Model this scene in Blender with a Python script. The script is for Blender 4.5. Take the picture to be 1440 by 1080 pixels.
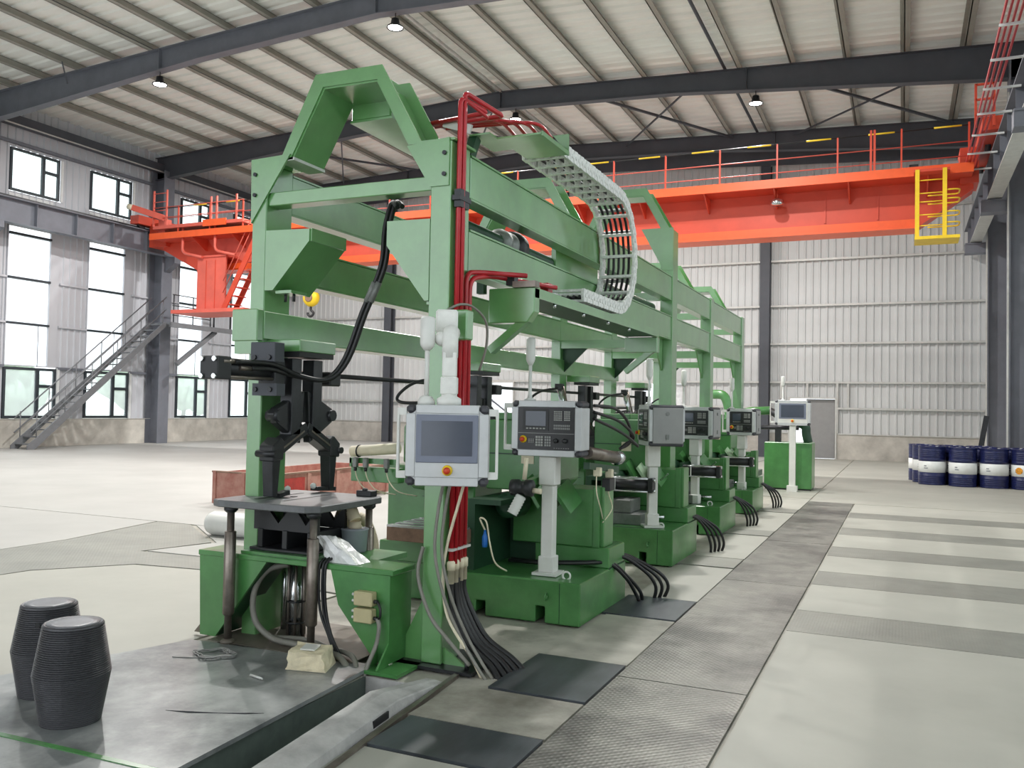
import bpy, bmesh, math, random
from mathutils import Vector, Matrix
random.seed(7)
S = bpy.context.scene
for _o in list(bpy.data.objects): bpy.data.objects.remove(_o)
C = S.collection
PI = math.pi

# ------------------------------------------------------------------ camera, sky, exposure
EYE = 1.57
def set_camera(yaw, pitch, roll, fpx):
    cy, sy, cp, sp = math.cos(yaw), math.sin(yaw), math.cos(pitch), math.sin(pitch)
    f = Vector((-sy*cp, cy*cp, sp)); r = Vector((cy, sy, 0)); u = r.cross(f)
    c, s = math.cos(roll), math.sin(roll)
    right, up = c*r + s*u, c*u - s*r
    cd = bpy.data.cameras.new('camera'); cam = bpy.data.objects.new('camera', cd); C.objects.link(cam)
    m = Matrix((right, up, -f)).transposed().to_4x4(); m.translation = (0, 0, EYE)
    cam.matrix_world = m
    cd.sensor_fit = 'HORIZONTAL'; cd.sensor_width = 36; cd.lens = fpx/1440*36
    cd.clip_start = .05; cd.clip_end = 400
    S.camera = cam
set_camera(.42326, .0276, .0193, 1221.5)

w = bpy.data.worlds.new('overcast_sky'); S.world = w; w.use_nodes = True
bg = w.node_tree.nodes['Background']
bg.inputs[0].default_value = (.90, .955, 1, 1); bg.inputs[1].default_value = 2.1
LAMP_W = 480
S.view_settings.view_transform = 'Standard'; S.view_settings.look = 'None'
S.view_settings.gamma = 1; S.view_settings.use_curve_mapping = False
S.view_settings.exposure = .28
S.cycles.use_denoising = True
S.cycles.max_bounces = 8; S.cycles.diffuse_bounces = 5; S.cycles.glossy_bounces = 3
S.cycles.transparent_max_bounces = 12; S.cycles.caustics_reflective = False; S.cycles.caustics_refractive = False

# ------------------------------------------------------------------ materials
def srgb(r, g, b):
    f = lambda c: c/12.92 if c <= .04045 else ((c+.055)/1.055)**2.4
    return (f(r/255), f(g/255), f(b/255), 1)
MATS = {}
def mat(name, rgb, rough=.5, metal=0, var=.10, scale=6, bump=0, bscale=40, rgb2=None, dirt=0, dirt_rgb=(60, 58, 50), spec=.5, stretch=None, emit=0, dr=(.52, .72)):
    m = bpy.data.materials.new(name); m.use_nodes = True; MATS[name] = m
    nt = m.node_tree; N = nt.nodes; L = nt.links; b = N['Principled BSDF']
    col = srgb(*rgb)
    b.inputs['Roughness'].default_value = rough; b.inputs['Metallic'].default_value = metal
    b.inputs['Specular IOR Level'].default_value = spec
    tc = N.new('ShaderNodeTexCoord'); mp = N.new('ShaderNodeMapping'); L.new(tc.outputs['Object'], mp.inputs[0])
    if stretch: mp.inputs['Scale'].default_value = stretch
    no = N.new('ShaderNodeTexNoise'); no.inputs['Scale'].default_value = scale; no.inputs['Detail'].default_value = 5
    no.inputs['Roughness'].default_value = .62
    L.new(mp.outputs[0], no.inputs['Vector'])
    c2 = srgb(*rgb2) if rgb2 else tuple(min(1, c*(1+var*2.2)) for c in col[:3])+(1,)
    c1 = col if rgb2 else tuple(c*(1-var*1.6) for c in col[:3])+(1,)
    mr = N.new('ShaderNodeMapRange'); L.new(no.outputs[0], mr.inputs[0]); mr.inputs[1].default_value = .3; mr.inputs[2].default_value = .7
    mx = N.new('ShaderNodeMix'); mx.data_type = 'RGBA'; L.new(mr.outputs[0], mx.inputs[0])
    mx.inputs[6].default_value = c1; mx.inputs[7].default_value = c2
    out = mx.outputs[2]
    if dirt:
        n2 = N.new('ShaderNodeTexNoise'); n2.inputs['Scale'].default_value = scale*.35; n2.inputs['Detail'].default_value = 7; n2.inputs['Roughness'].default_value = .7
        L.new(mp.outputs[0], n2.inputs['Vector'])
        r2 = N.new('ShaderNodeMapRange'); L.new(n2.outputs[0], r2.inputs[0]); r2.inputs[1].default_value, r2.inputs[2].default_value = dr; r2.inputs[4].default_value = dirt
        m2 = N.new('ShaderNodeMix'); m2.data_type = 'RGBA'; L.new(r2.outputs[0], m2.inputs[0]); L.new(out, m2.inputs[6]); m2.inputs[7].default_value = srgb(*dirt_rgb)
        out = m2.outputs[2]
    L.new(out, b.inputs['Base Color'])
    if bump:
        n3 = N.new('ShaderNodeTexNoise'); n3.inputs['Scale'].default_value = bscale; n3.inputs['Detail'].default_value = 3
        L.new(mp.outputs[0], n3.inputs['Vector'])
        bp = N.new('ShaderNodeBump'); bp.inputs['Strength'].default_value = bump; bp.inputs['Distance'].default_value = .01
        L.new(n3.outputs[0], bp.inputs['Height']); L.new(bp.outputs[0], b.inputs['Normal'])
    if emit:
        b.inputs['Emission Color'].default_value = col; b.inputs['Emission Strength'].default_value = emit
    return m
def checker(name, rgb, rgb2, rough, dirt, dirt_rgb, tread=.03):
    """steel tread plate: crossed raised lozenges as fine relief"""
    m = mat(name, rgb, rough, .25, rgb2=rgb2, scale=2.6, dirt=dirt, dirt_rgb=dirt_rgb, dr=(.47, .6))
    nt = m.node_tree; N = nt.nodes; L = nt.links
    tc = N.new('ShaderNodeTexCoord'); hs = []
    for a in (PI/4, -PI/4):
        mp = N.new('ShaderNodeMapping'); mp.inputs['Rotation'].default_value[2] = a; L.new(tc.outputs['Object'], mp.inputs[0])
        wv = N.new('ShaderNodeTexWave'); wv.inputs['Scale'].default_value = .31/tread; L.new(mp.outputs[0], wv.inputs[0]); hs.append(wv)
    mu = N.new('ShaderNodeMath'); mu.operation = 'MULTIPLY'; L.new(hs[0].outputs[1], mu.inputs[0]); L.new(hs[1].outputs[1], mu.inputs[1])
    bp = N.new('ShaderNodeBump'); bp.inputs['Strength'].default_value = .35; bp.inputs['Distance'].default_value = .004
    L.new(mu.outputs[0], bp.inputs['Height']); L.new(bp.outputs[0], N['Principled BSDF'].inputs['Normal'])
    return m

GREEN = mat('frame_green_paint', (96, 150, 88), .3, var=.07, scale=3, dirt=.25, dirt_rgb=(58, 96, 60))
MGREEN = mat('machine_green_paint', (72, 130, 70), .32, var=.10, scale=4, dirt=.35, dirt_rgb=(34, 70, 40))
DGREEN = mat('dark_green_and_shade', (30, 66, 44), .45, var=.1, scale=5)  # own dark green of some parts; shade painted into others
STEELG = mat('structural_grey_paint', (112, 115, 124), .55, var=.06, scale=2)
STEELD = mat('dark_structural_paint', (74, 77, 84), .55, var=.06, scale=2)
PURLIN = mat('purlin_grey', (150, 147, 138), .6, var=.05, scale=2)
ROOF = mat('roof_sheet_white', (236, 237, 232), .6, var=.03, scale=1.2, stretch=(.5, 2, 1))
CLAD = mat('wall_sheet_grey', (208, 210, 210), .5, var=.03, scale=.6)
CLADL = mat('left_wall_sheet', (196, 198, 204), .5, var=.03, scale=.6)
GIRT = mat('girt_galvanised', (200, 200, 196), .45, .2, var=.05)
CURB = mat('curb_render', (190, 186, 178), .85, var=.14, scale=1.6, bump=.2, dirt=.35, dirt_rgb=(164, 158, 148))
CONC = mat('floor_concrete', (164, 163, 154), .55, var=.05, scale=.8, dirt=.22, dirt_rgb=(146, 143, 131))
CONCL = mat('left_floor_concrete', (164, 163, 159), .6, var=.05, scale=.5, dirt=.2, dirt_rgb=(148, 146, 140))
CONCD = mat('stained_concrete', (172, 169, 158), .6, var=.10, scale=2.4, dirt=.75, dirt_rgb=(104, 99, 88), dr=(.46, .66))
PITM = mat('oily_pit_steel', (84, 94, 88), .4, .1, var=.2, scale=4)
LEDGE = mat('ledge_concrete', (182, 180, 178), .75, var=.14, scale=5, bump=.3, dirt=.4, dirt_rgb=(120, 118, 116))
WALK = checker('walkway_tread_plate', (96, 96, 90), (134, 133, 125), .42, .85, (62, 61, 57))
STRIP = checker('slab_cover_tread_plate', (126, 127, 120), (142, 142, 134), .5, .3, (120, 120, 112))
OILY = mat('oily_steel_plate', (66, 71, 77), .36, .3, rgb2=(100, 106, 112), scale=3, dirt=.6, dirt_rgb=(44, 46, 48), stretch=(1, .3, 1), dr=(.45, .6))
PLATE = mat('worn_steel_deck', (124, 128, 128), .34, .2, rgb2=(170, 172, 171), scale=3.4, bump=.06, bscale=5, dirt=.75, dirt_rgb=(84, 88, 90), dr=(.45, .62))
RUSTY = mat('stained_base_plate', (98, 92, 84), .55, .3, rgb2=(132, 124, 112), scale=3, dirt=.7, dirt_rgb=(66, 58, 48))
FRAMEK = mat('window_frame_dark', (52, 60, 66), .5, var=.04)
WHITE = mat('white_trim', (226, 228, 228), .5, var=.03)
ORANGE = mat('crane_orange', (206, 74, 50), .45, var=.05, scale=1.5)
ORANGEP = mat('crane_orange_faded', (218, 100, 84), .5, var=.05, scale=2)
ORANGEB = mat('crane_orange_lit', (240, 96, 44), .42, var=.03)  # lit tone of the crane orange, for edges that catch light
YELLOW = mat('safety_yellow', (238, 200, 40), .45, var=.04)
BLACKP = mat('black_paint', (36, 37, 40), .45, var=.1)
TABLE = mat('sheen_table_steel', (92, 94, 96), .4, .2, rgb2=(118, 120, 122), scale=6, dirt=.4, dirt_rgb=(70, 72, 74))  # lighter grey puts the top's reflected sheen into the colour
BLACKS = mat('black_steel', (50, 51, 54), .34, .4, var=.15, scale=8)
RUBBER = mat('black_rubber', (24, 25, 27), .42, var=.1)
GRAPH = mat('graphite', (74, 74, 78), .38, .35, var=.08, scale=8)
GRAPHT = mat('graphite_end', (124, 124, 128), .38, .35, var=.08, scale=12)
RAW = mat('raw_steel', (150, 142, 134), .35, .75, rgb2=(110, 100, 92), scale=7, dirt=.5, dirt_rgb=(92, 76, 66))
CHROME = mat('chrome', (205, 208, 210), .16, .95, var=.04)
RED = mat('red_pipe_paint', (176, 30, 40), .3, var=.08, scale=5)
PALE = mat('panel_white_paint', (222, 222, 218), .4, var=.03)
ALU = mat('aluminium_profile', (196, 198, 200), .4, .25, var=.04)
GREYP = mat('grey_plastic', (150, 150, 150), .5, var=.03)
CAP = mat('charcoal_corner_plastic', (66, 66, 72), .5, var=.05)
SCREEN = mat('dark_screen_glass', (72, 78, 92), .12, var=.05, scale=3)
BEZEL = mat('bezel_grey_blue', (118, 124, 142), .4, var=.03)
KEYB = mat('control_panel_black', (34, 34, 38), .35, var=.08)
KEYS = mat('key_caps_grey', (168, 168, 166), .5, var=.04)
EYEL = mat('estop_yellow', (236, 196, 30), .45, var=.04)
EORED = mat('estop_red', (200, 60, 26), .4, var=.05)
BEIGE = mat('beige_junction_box', (190, 180, 140), .55, var=.05)
IVORY = mat('ivory_fitting', (226, 216, 190), .45, var=.06)
RIBH = mat('beige_ribbed_hose', (206, 192, 166), .55, var=.1)
BAG = mat('clear_plastic_bag', (226, 226, 226), .2, var=.08, scale=14, bump=.6, bscale=16)
BUCK = mat('grey_bucket_plastic', (150, 154, 164), .5, var=.04)
PAPER = mat('cream_wrapping_paper', (224, 212, 182), .7, var=.08, scale=14, bump=.6, bscale=22, dirt=.4, dirt_rgb=(186, 168, 130))
DRUMB = mat('navy_drum_paint', (30, 36, 78), .28, var=.1)
DRUMW = mat('drum_label_white', (226, 228, 226), .4, var=.03)
CRATE = mat('rusty_red_panel', (164, 102, 92), .75, rgb2=(190, 146, 132), scale=6, dirt=.6, dirt_rgb=(120, 58, 50))
CRATER = mat('red_panel_patch', (170, 56, 50), .7, var=.15, scale=8)
TSLOT = mat('machined_table_top', (190, 190, 192), .25, .7, var=.08)
BROWN = mat('rust_brown_side', (140, 112, 96), .6, .2, var=.15, scale=12)
GREYM = mat('grey_casting', (126, 128, 126), .5, .2, var=.12, scale=8)
WHITEH = mat('white_painted_arm', (228, 228, 224), .5, var=.05, scale=12)
LEAF = mat('outdoor_foliage', (158, 176, 156), .7, var=.2, scale=3)  # leaf colour paled to stand in for overexposure outdoors
BARK = mat('outdoor_bark', (96, 84, 70), .8)
YARD = mat('outdoor_yard', (176, 178, 164), .8, var=.1)
STRIPE = mat('pale_green_arm', (176, 206, 170), .4, var=.05)
BLUEB = mat('blue_plastic', (30, 110, 200), .35, var=.05)
GOLD = mat('drum_badge_orange', (214, 140, 40), .4, var=.3, scale=30)
INK = mat('label_ink', (70, 76, 96), .6)
CHAINW = mat('chain_link_zinc', (222, 223, 220), .35, .1, var=.12, scale=40)
WIRE = mat('grey_wire', (150, 150, 148), .45, .3)
CANVAS = mat('grey_conduit', (128, 126, 118), .5, var=.08)
STAIRM = mat('stair_grey_steel', (122, 124, 128), .5, .2, var=.05)
BLUEW = mat('distant_door_leaf', (226, 228, 230), .5)

for _m, _c in ((GREEN, 1.0), (MGREEN, .4)):
    _b = _m.node_tree.nodes['Principled BSDF']; _b.inputs['Coat Weight'].default_value = _c; _b.inputs['Coat Roughness'].default_value = .22; _b.inputs['Coat IOR'].default_value = 1.75
def glass(name, tint, trans):
    m = bpy.data.materials.new(name); m.use_nodes = True; N = m.node_tree.nodes; L = m.node_tree.links
    N.remove(N['Principled BSDF']); o = N['Material Output']
    t = N.new('ShaderNodeBsdfTransparent'); t.inputs[0].default_value = tint
    g = N.new('ShaderNodeBsdfGlossy') if trans == 1 else N.new('ShaderNodeBsdfTranslucent')
    g.inputs[0].default_value = (1, 1, 1, 1)
    if trans == 1: g.inputs['Roughness'].default_value = .03
    mx = N.new('ShaderNodeMixShader'); mx.inputs[0].default_value = .06 if trans == 1 else (.5 if not trans else trans)
    L.new(t.outputs[0], mx.inputs[1]); L.new(g.outputs[0], mx.inputs[2]); L.new(mx.outputs[0], o.inputs[0])
    return m
GLASS = glass('window_glass', (.93, .97, .96, 1), 1)
VEILED = glass('veiled_window_glass', (.93, .97, .96, 1), .25)  # white veil mixed into the panes stands in for window glare
FROST = glass('translucent_daylight_sheet', (.95, .97, 1, 1), 0)

def lampmat(name, rgb, s):
    m = bpy.data.materials.new(name); m.use_nodes = True; N = m.node_tree.nodes
    b = N['Principled BSDF']; b.inputs['Base Color'].default_value = (1, 1, 1, 1)
    b.inputs['Emission Color'].default_value = rgb; b.inputs['Emission Strength'].default_value = s
    return m
LED = lampmat('led_lens', (1, .97, .92, 1), 40)

# ------------------------------------------------------------------ mesh building
class MB:
    def __init__(s): s.bm = bmesh.new()
    def face(s, pts, smooth=False):
        f = s.bm.faces.new([s.bm.verts.new(p) for p in pts]); f.smooth = smooth; return s
    def hexa(s, p):                       # p[0..3] bottom ring, p[4..7] top ring
        v = [s.bm.verts.new(q) for q in p]
        for i in ((3, 2, 1, 0), (4, 5, 6, 7), (0, 1, 5, 4), (1, 2, 6, 5), (2, 3, 7, 6), (3, 0, 4, 7)):
            s.bm.faces.new([v[j] for j in i])
        return s
    def box(s, x0, x1, y0, y1, z0, z1):
        return s.hexa([(x0, y0, z0), (x1, y0, z0), (x1, y1, z0), (x0, y1, z0), (x0, y0, z1), (x1, y0, z1), (x1, y1, z1), (x0, y1, z1)])
    def prism(s, poly, ax, a0, a1):
        """extrude a 2-D outline: ax 'X' -> (y,z), 'Y' -> (x,z), 'Z' -> (x,y)"""
        P = {'X': lambda p, a: (a, p[0], p[1]), 'Y': lambda p, a: (p[0], a, p[1]), 'Z': lambda p, a: (p[0], p[1], a)}[ax]
        A = [s.bm.verts.new(P(p, a0)) for p in poly]; B = [s.bm.verts.new(P(p, a1)) for p in poly]
        s.bm.faces.new(A); s.bm.faces.new(B[::-1]); n = len(poly)
        for i in range(n): s.bm.faces.new((A[i], B[i], B[(i+1) % n], A[(i+1) % n]))
        return s
    def bar(s, p0, p1, w, h, up=(0, 0, 1)):
        p0, p1 = Vector(p0), Vector(p1); d = (p1-p0).normalized(); up = Vector(up)
        if abs(d.dot(up)) > .98: up = Vector((0, 1, 0))
        r = d.cross(up).normalized(); u = r.cross(d)
        q = [-r*w/2-u*h/2, r*w/2-u*h/2, r*w/2+u*h/2, -r*w/2+u*h/2]
        return s.hexa([p0+k for k in q]+[p1+k for k in q])
    def cyl(s, p0, p1, r, seg=12, r2=None):
        return s.tube([p0, p1], r, seg, radii=[r, r if r2 is None else r2])
    def tube(s, pts, r, seg=8, radii=None, closed=False):
        P = [Vector(p) for p in pts]; n = len(P); rings = []; prev = None
        for i, p in enumerate(P):
            if closed: t = (P[(i+1) % n]-P[i-1]).normalized()
            else: t = (P[min(i+1, n-1)]-P[max(i-1, 0)]).normalized()
            if prev is None:
                a = Vector((0, 0, 1)) if abs(t.z) < .9 else Vector((1, 0, 0)); u = (a-t*a.dot(t)).normalized()
            else: u = (prev-t*prev.dot(t)).normalized()
            prev = u; v = t.cross(u); rr = radii[i] if radii else r
            rings.append([s.bm.verts.new(p+(u*math.cos(2*PI*k/seg)+v*math.sin(2*PI*k/seg))*rr) for k in range(seg)])
        for i in range(n if closed else n-1):
            A, B = rings[i], rings[(i+1) % n]
            for k in range(seg):
                f = s.bm.faces.new((A[k], A[(k+1) % seg], B[(k+1) % seg], B[k])); f.smooth = True
        if not closed: s.bm.faces.new(rings[0][::-1]); s.bm.faces.new(rings[-1])
        return s
    def lathe(s, prof, c=(0, 0, 0), seg=24, ax='Z', smooth=True):
        P = {'Z': lambda r, z, a: (r*math.cos(a), r*math.sin(a), z), 'Y': lambda r, z, a: (r*math.cos(a), z, r*math.sin(a)), 'X': lambda r, z, a: (z, r*math.cos(a), r*math.sin(a))}[ax]
        rings = [[s.bm.verts.new(Vector(c)+Vector(P(max(r, 1e-4), z, 2*PI*k/seg))) for k in range(seg)] for r, z in prof]
        for A, B in zip(rings, rings[1:]):
            for k in range(seg):
                f = s.bm.faces.new((A[k], A[(k+1) % seg], B[(k+1) % seg], B[k])); f.smooth = smooth
        s.bm.faces.new(rings[0][::-1]); s.bm.faces.new(rings[-1]); return s
    def ball(s, c, r, u=12, v=8, sc=(1, 1, 1)):
        prof = [(r*math.sin(PI*i/v), -r*math.cos(PI*i/v)) for i in range(v+1)]
        n0 = len(s.bm.verts); s.lathe(prof, (0, 0, 0), u); s.bm.verts.ensure_lookup_table()
        for q in s.bm.verts[n0:]: q.co = Vector((q.co.x*sc[0]+c[0], q.co.y*sc[1]+c[1], q.co.z*sc[2]+c[2]))
        return s
    def torus(s, c, R, r, ax='Z', n=20, seg=8):
        e = {'Z': ((1, 0, 0), (0, 1, 0)), 'Y': ((1, 0, 0), (0, 0, 1)), 'X': ((0, 1, 0), (0, 0, 1))}[ax]
        a, b = Vector(e[0]), Vector(e[1])
        return s.tube([Vector(c)+a*R*math.cos(2*PI*k/n)+b*R*math.sin(2*PI*k/n) for k in range(n)], r, seg, closed=True)

OFF = {}
def link(o, parent=None):
    C.objects.link(o)
    if parent is not None: o.parent = parent
def part(name, mb, m, parent=None, bevel=0, stuff=False, label=None, local=False):
    """link one MB as ONE mesh object; world coordinates unless local"""
    bm = mb.bm; bmesh.ops.recalc_face_normals(bm, faces=bm.faces)
    off = Vector((0, 0, 0))
    if parent is not None and not local: off = OFF.get(parent.name, Vector((0, 0, 0)))
    if off.length:
        for v in bm.verts: v.co -= off
    me = bpy.data.meshes.new(name); bm.to_mesh(me); bm.free(); me.materials.append(m)
    o = bpy.data.objects.new(name, me); link(o, parent); OFF[o.name] = off
    if bevel:
        b = o.modifiers.new('bevel', 'BEVEL'); b.width = bevel; b.segments = 1; b.limit_method = 'ANGLE'; b.angle_limit = .7
    if stuff: o['kind'] = 'stuff'
    if label: o['label'] = label
    return o
def thing(name, label, cat, loc=(0, 0, 0), group=None, rz=0):
    o = bpy.data.objects.new(name, None); C.objects.link(o); o.empty_display_size = .1
    o.location = loc; o.rotation_euler = (0, 0, rz); OFF[o.name] = Vector(loc)
    o['label'] = label; o['category'] = cat
    if group: o['group'] = group
    return o
def tag(o, label, cat, group=None):
    o['label'] = label; o['category'] = cat
    if group: o['group'] = group
    return o
def struct(name, mb, m, **k):
    o = part(name, mb, m, **k)
    if not k.get('parent'): o['kind'] = 'structure'
    return o
def dup(root, d=(0, 0, 0), label=None, group=None, rz=None, kind_name=None, skip=()):
    def cp(o, par):
        c = o.copy(); C.objects.link(c)
        if par is not None: c.parent = par
        for ch in o.children:
            if ch.name.split('.')[0] not in skip: cp(ch, c)
        return c
    r = cp(root, None); r.location = root.location+Vector(d)
    if rz is not None: r.rotation_euler[2] = rz
    if label: r['label'] = label
    if group: r['group'] = group
    OFF[r.name] = Vector(r.location)
    return r
def again(o, d, parent=None):
    """another piece sharing the mesh of o, moved by d"""
    c = o.copy(); C.objects.link(c); c.location = o.location+Vector(d)
    if parent is not None: c.parent = parent
    return c
def arc(c, r, a0, a1, n, ax='X'):
    out = []
    for i in range(n+1):
        a = a0+(a1-a0)*i/n
        out.append({'X': (c[0], c[1]+r*math.cos(a), c[2]+r*math.sin(a)), 'Y': (c[0]+r*math.cos(a), c[1], c[2]+r*math.sin(a)), 'Z': (c[0]+r*math.cos(a), c[1]+r*math.sin(a), c[2])}[ax])
    return out
def smooth_path(pts, n=6):
    P = [Vector(p) for p in pts]; out = []
    for i in range(len(P)-1):
        p0, p1, p2, p3 = P[max(i-1, 0)], P[i], P[i+1], P[min(i+2, len(P)-1)]
        for k in range(n):
            t = k/n
            out.append(.5*((2*p1)+(p2-p0)*t+(2*p0-5*p1+4*p2-p3)*t*t+(3*p1-p0-3*p2+p3)*t**3))
    return out+[P[-1]]
# ------------------------------------------------------------------ floor
XL, XR, YB = -26.0, 2.75, 32.5          # left wall, right wall, back wall
Y0F = -8.0
def frame_floor():
    b = MB()                            # the ground slab, open where the pit lies
    px0, px1, py0, py1 = -2.86, -2.46, 0.4, 4.34
    T, D = -.012, -.3
    for x0, x1, y0, y1 in ((XL-.3, px0, Y0F, YB+.3), (px1, 14, Y0F, YB+.3), (px0, px1, py1, YB+.3), (px0, px1, Y0F, py0)):
        b.box(x0, x1, y0, y1, D, T)
    return struct('floor', b, CONCD)
floor = frame_floor()
def slab(name, x0, x1, y0, y1, m, z=0, th=.011, gap=.006):
    b = MB().box(x0+gap, x1-gap, y0+gap, y1-gap, z-th, z)
    return part(name, b, m, floor)
def quad(name, pts, m, z0, z1, parent=None, bevel=0):
    return part(name, MB().prism(pts, 'Z', z0, z1), m, parent or floor, bevel=bevel)
# left hall floor, poured in big bays with a tread-plate channel winding between them
quad('concrete_slab', [(XL+.02, Y0F), (-8.55, Y0F), (-8.55, 6.88), (-8.9, 8.5), (XL+.02, 8.5)], CONCL, -.011, 0)
slab('concrete_slab', XL+.02, -4.2, 8.52, YB-.02, CONCL)
quad('channel_cover_plate', [(-8.53, 5.95), (-7.33, 5.2), (-7.29, 5.5), (-6.73, 6.2), (-6.0, 6.3), (-4.25, 6.05), (-4.25, 6.9), (-7.27, 6.75), (-7.06, 7.55), (-8.3, 8.5), (-8.86, 8.5), (-8.53, 6.9)], STRIP, -.011, .0)
quad('concrete_slab', [(-7.22, 6.8), (-4.25, 6.94), (-4.25, 8.5), (-8.2, 8.5), (-7.0, 7.57)], CONCL, -.011, 0)
quad('concrete_slab', [(-8.53, Y0F), (-4.4, Y0F), (-4.25, 6.0), (-6.0, 6.26), (-6.71, 6.16), (-7.26, 5.48), (-7.31, 5.14), (-8.53, 5.9)], CONC, -.011, 0)
# slabs under and in front of the machines
slab('concrete_slab', -2.3, -1.535, 3.87, 4.43, CONCD)
slab('concrete_slab', -2.3, -1.535, 2.2, 3.43, CONC)
slab('concrete_slab', -2.08, -1.535, 5.21, 6.46, CONCD)
for y0, y1 in ((7.22, 8.9), (9.55, 11.44), (12.0, 14.3), (14.9, 17)):
    slab('concrete_slab', -2.08, -1.535, y0, y1, CONC)
for y0, y1, m in ((3.44, 3.86, OILY), (4.44, 5.2, OILY), (6.47, 7.2, OILY), (8.92, 9.5, STRIP), (11.46, 11.98, STRIP), (14.32, 14.85, STRIP)):
    slab('cover_plate', -2.12 if y0 != 3.44 else -2.27, -1.535, y0, y1, m, z=.006, th=.017)
for y0, y1 in ((.3, 2.2), (2.2, 4.98), (4.98, 8.31), (8.31, 11.12), (11.12, 14.3), (14.3, 16.45)):
    slab('tread_plate', -1.53, -.775, y0, y1, WALK, z=.004, th=.015)
RJ = [.3, 2.6, 4.5, 6.6, 8.5, 10.29, 12.19, 14.23, 16.42]
for a, b_ in zip(RJ, RJ[1:]):
    s0 = .74 if a >= 4.5 else 0
    if a >= 6.5: slab('channel_cover_plate', -.765, 2.7, a, a+s0, STRIP)
    elif a == 4.5: s0 = 0
    y0 = a+s0 if a >= 6.5 else a
    if a in (.3, 2.6, 4.5): continue
    slab('concrete_slab', -.765, 2.7, y0, b_, CONC)
slab('concrete_slab', -.765, 2.7, .3, 6.6, CONC)
slab('concrete_slab', -1.52, 2.7, 16.45, YB-.02, CONC)
slab('concrete_slab', -4.18, -1.54, 17.02, YB-.02, CONC)
# pit and its ledge
b = MB().box(-2.852, -2.468, .42, 4.332, -.29, -.22); part('pit_bottom', b, PITM, floor)
b = MB().box(-2.88, -2.852, .42, 4.33, -.25, -.014); part('pit_side', b, PITM, floor)
b = MB().box(-2.468, -2.44, .42, 4.33, -.25, -.014); part('pit_side', b, LEDGE, floor)
b = MB().box(-2.852, -2.468, 4.332, 4.36, -.25, -.014); part('pit_side', b, LEDGE, floor)
b = MB().box(-2.852, -2.468, 4.1, 4.16, -.2, -.14); part('pit_crossbar', b, RAW, floor)
led = MB()
for (ya, sa), (yb, sb_) in (((.4, .36), (3.9, 0.0)),):
    pa = [(-2.545, -.012), (-2.36, -.012), (-2.37, .05), (-2.46, .075), (-2.545, .07)]
    A = [led.bm.verts.new((x+sa, ya, z)) for x, z in pa]; B = [led.bm.verts.new((x+sb_, yb, z)) for x, z in pa]
    E_ = [led.bm.verts.new((x, 4.42, z)) for x, z in ((-2.5, -.012), (-2.38, -.012), (-2.385, -.002), (-2.44, .004), (-2.5, .004))]
    for P_, Q_ in ((A, B), (B, E_)):
        for i in range(5): led.bm.faces.new((P_[i], P_[(i+1) % 5], Q_[(i+1) % 5], Q_[i]))
    led.bm.faces.new(A); led.bm.faces.new(E_)
part('concrete_ledge', led, LEDGE, floor, bevel=.012)
part('ledge_slot', MB().bar((-2.342, 3.62, .018), (-2.356, 3.78, .018), .02, .035), BLACKP, floor)
part('steel_edge_strip', MB().bar((-1.99, .4, 0), (-2.37, 4.55, 0), .03, .024), RAW, floor)
# raised worn steel decks at the near left
deck = thing('steel_deck_plate', 'large worn grey steel deck plate under the two ribbed barrels', 'plate', (-3.4, 3.5, 0))
part('deck', MB().prism([(-4.22, 4.36), (-2.87, 4.45), (-2.785, 2.79), (-3.0, 2.78), (-3.85, 2.75), (-4.75, 2.85), (-4.42, 3.8)], 'Z', .0, .022), PLATE, deck)
part('lap_seam', MB().tube([(-3.36, 3.31, .0225), (-3.24, 3.34, .024), (-3.1, 3.4, .0225), (-2.98, 3.45, .024), (-2.9, 3.5, .0225)], .004, 6, radii=[.001, .005, .002, .004, .001]), BLACKS, deck)
deck2 = thing('steel_deck_plate', 'near steel deck plate with a green painted edge, at the bottom left corner', 'plate', (-3.6, 2.2, 0))
part('deck', MB().prism([(-4.9, 2.72), (-3.82, 2.73), (-2.785, 2.765), (-2.74, 1.4), (-5.0, 1.4)], 'Z', .0, .03), PLATE, deck2)
part('painted_edge', MB().prism([(-4.9, 2.72), (-3.82, 2.73), (-2.785, 2.765), (-2.785, 2.733), (-3.82, 2.70), (-4.9, 2.69)], 'Z', .022, .034), MGREEN, deck2, label='green painted edge')

# ------------------------------------------------------------------ walls
def corrugated(b, a0, a1, z0, z1, at, ax, pitch=.25, depth=.035):
    """trapezoid rib sheet standing in z; ax 'X': runs along x at y=at, 'Y': runs along y at x=at"""
    pts = []; a = a0
    while a < a1-1e-6:
        for f, d in ((0, 0), (.62, 0), (.72, 1), (.9, 1)):
            q = a+f*pitch
            if q < a1: pts.append((q, d*depth))
        a += pitch
    pts.append((a1, 0))
    prev = None
    for q, d in pts:
        P = ((q, at-d), (at+d, q))[ax == 'Y']
        v = (b.bm.verts.new((P[0], P[1], z0)), b.bm.verts.new((P[0], P[1], z1)))
        if prev: b.bm.faces.new((prev[0], v[0], v[1], prev[1]))
        prev = v
RIDGE = -11.5
def rz(x): return 11.42-.045*abs(x-RIDGE)          # top of rafters
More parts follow.
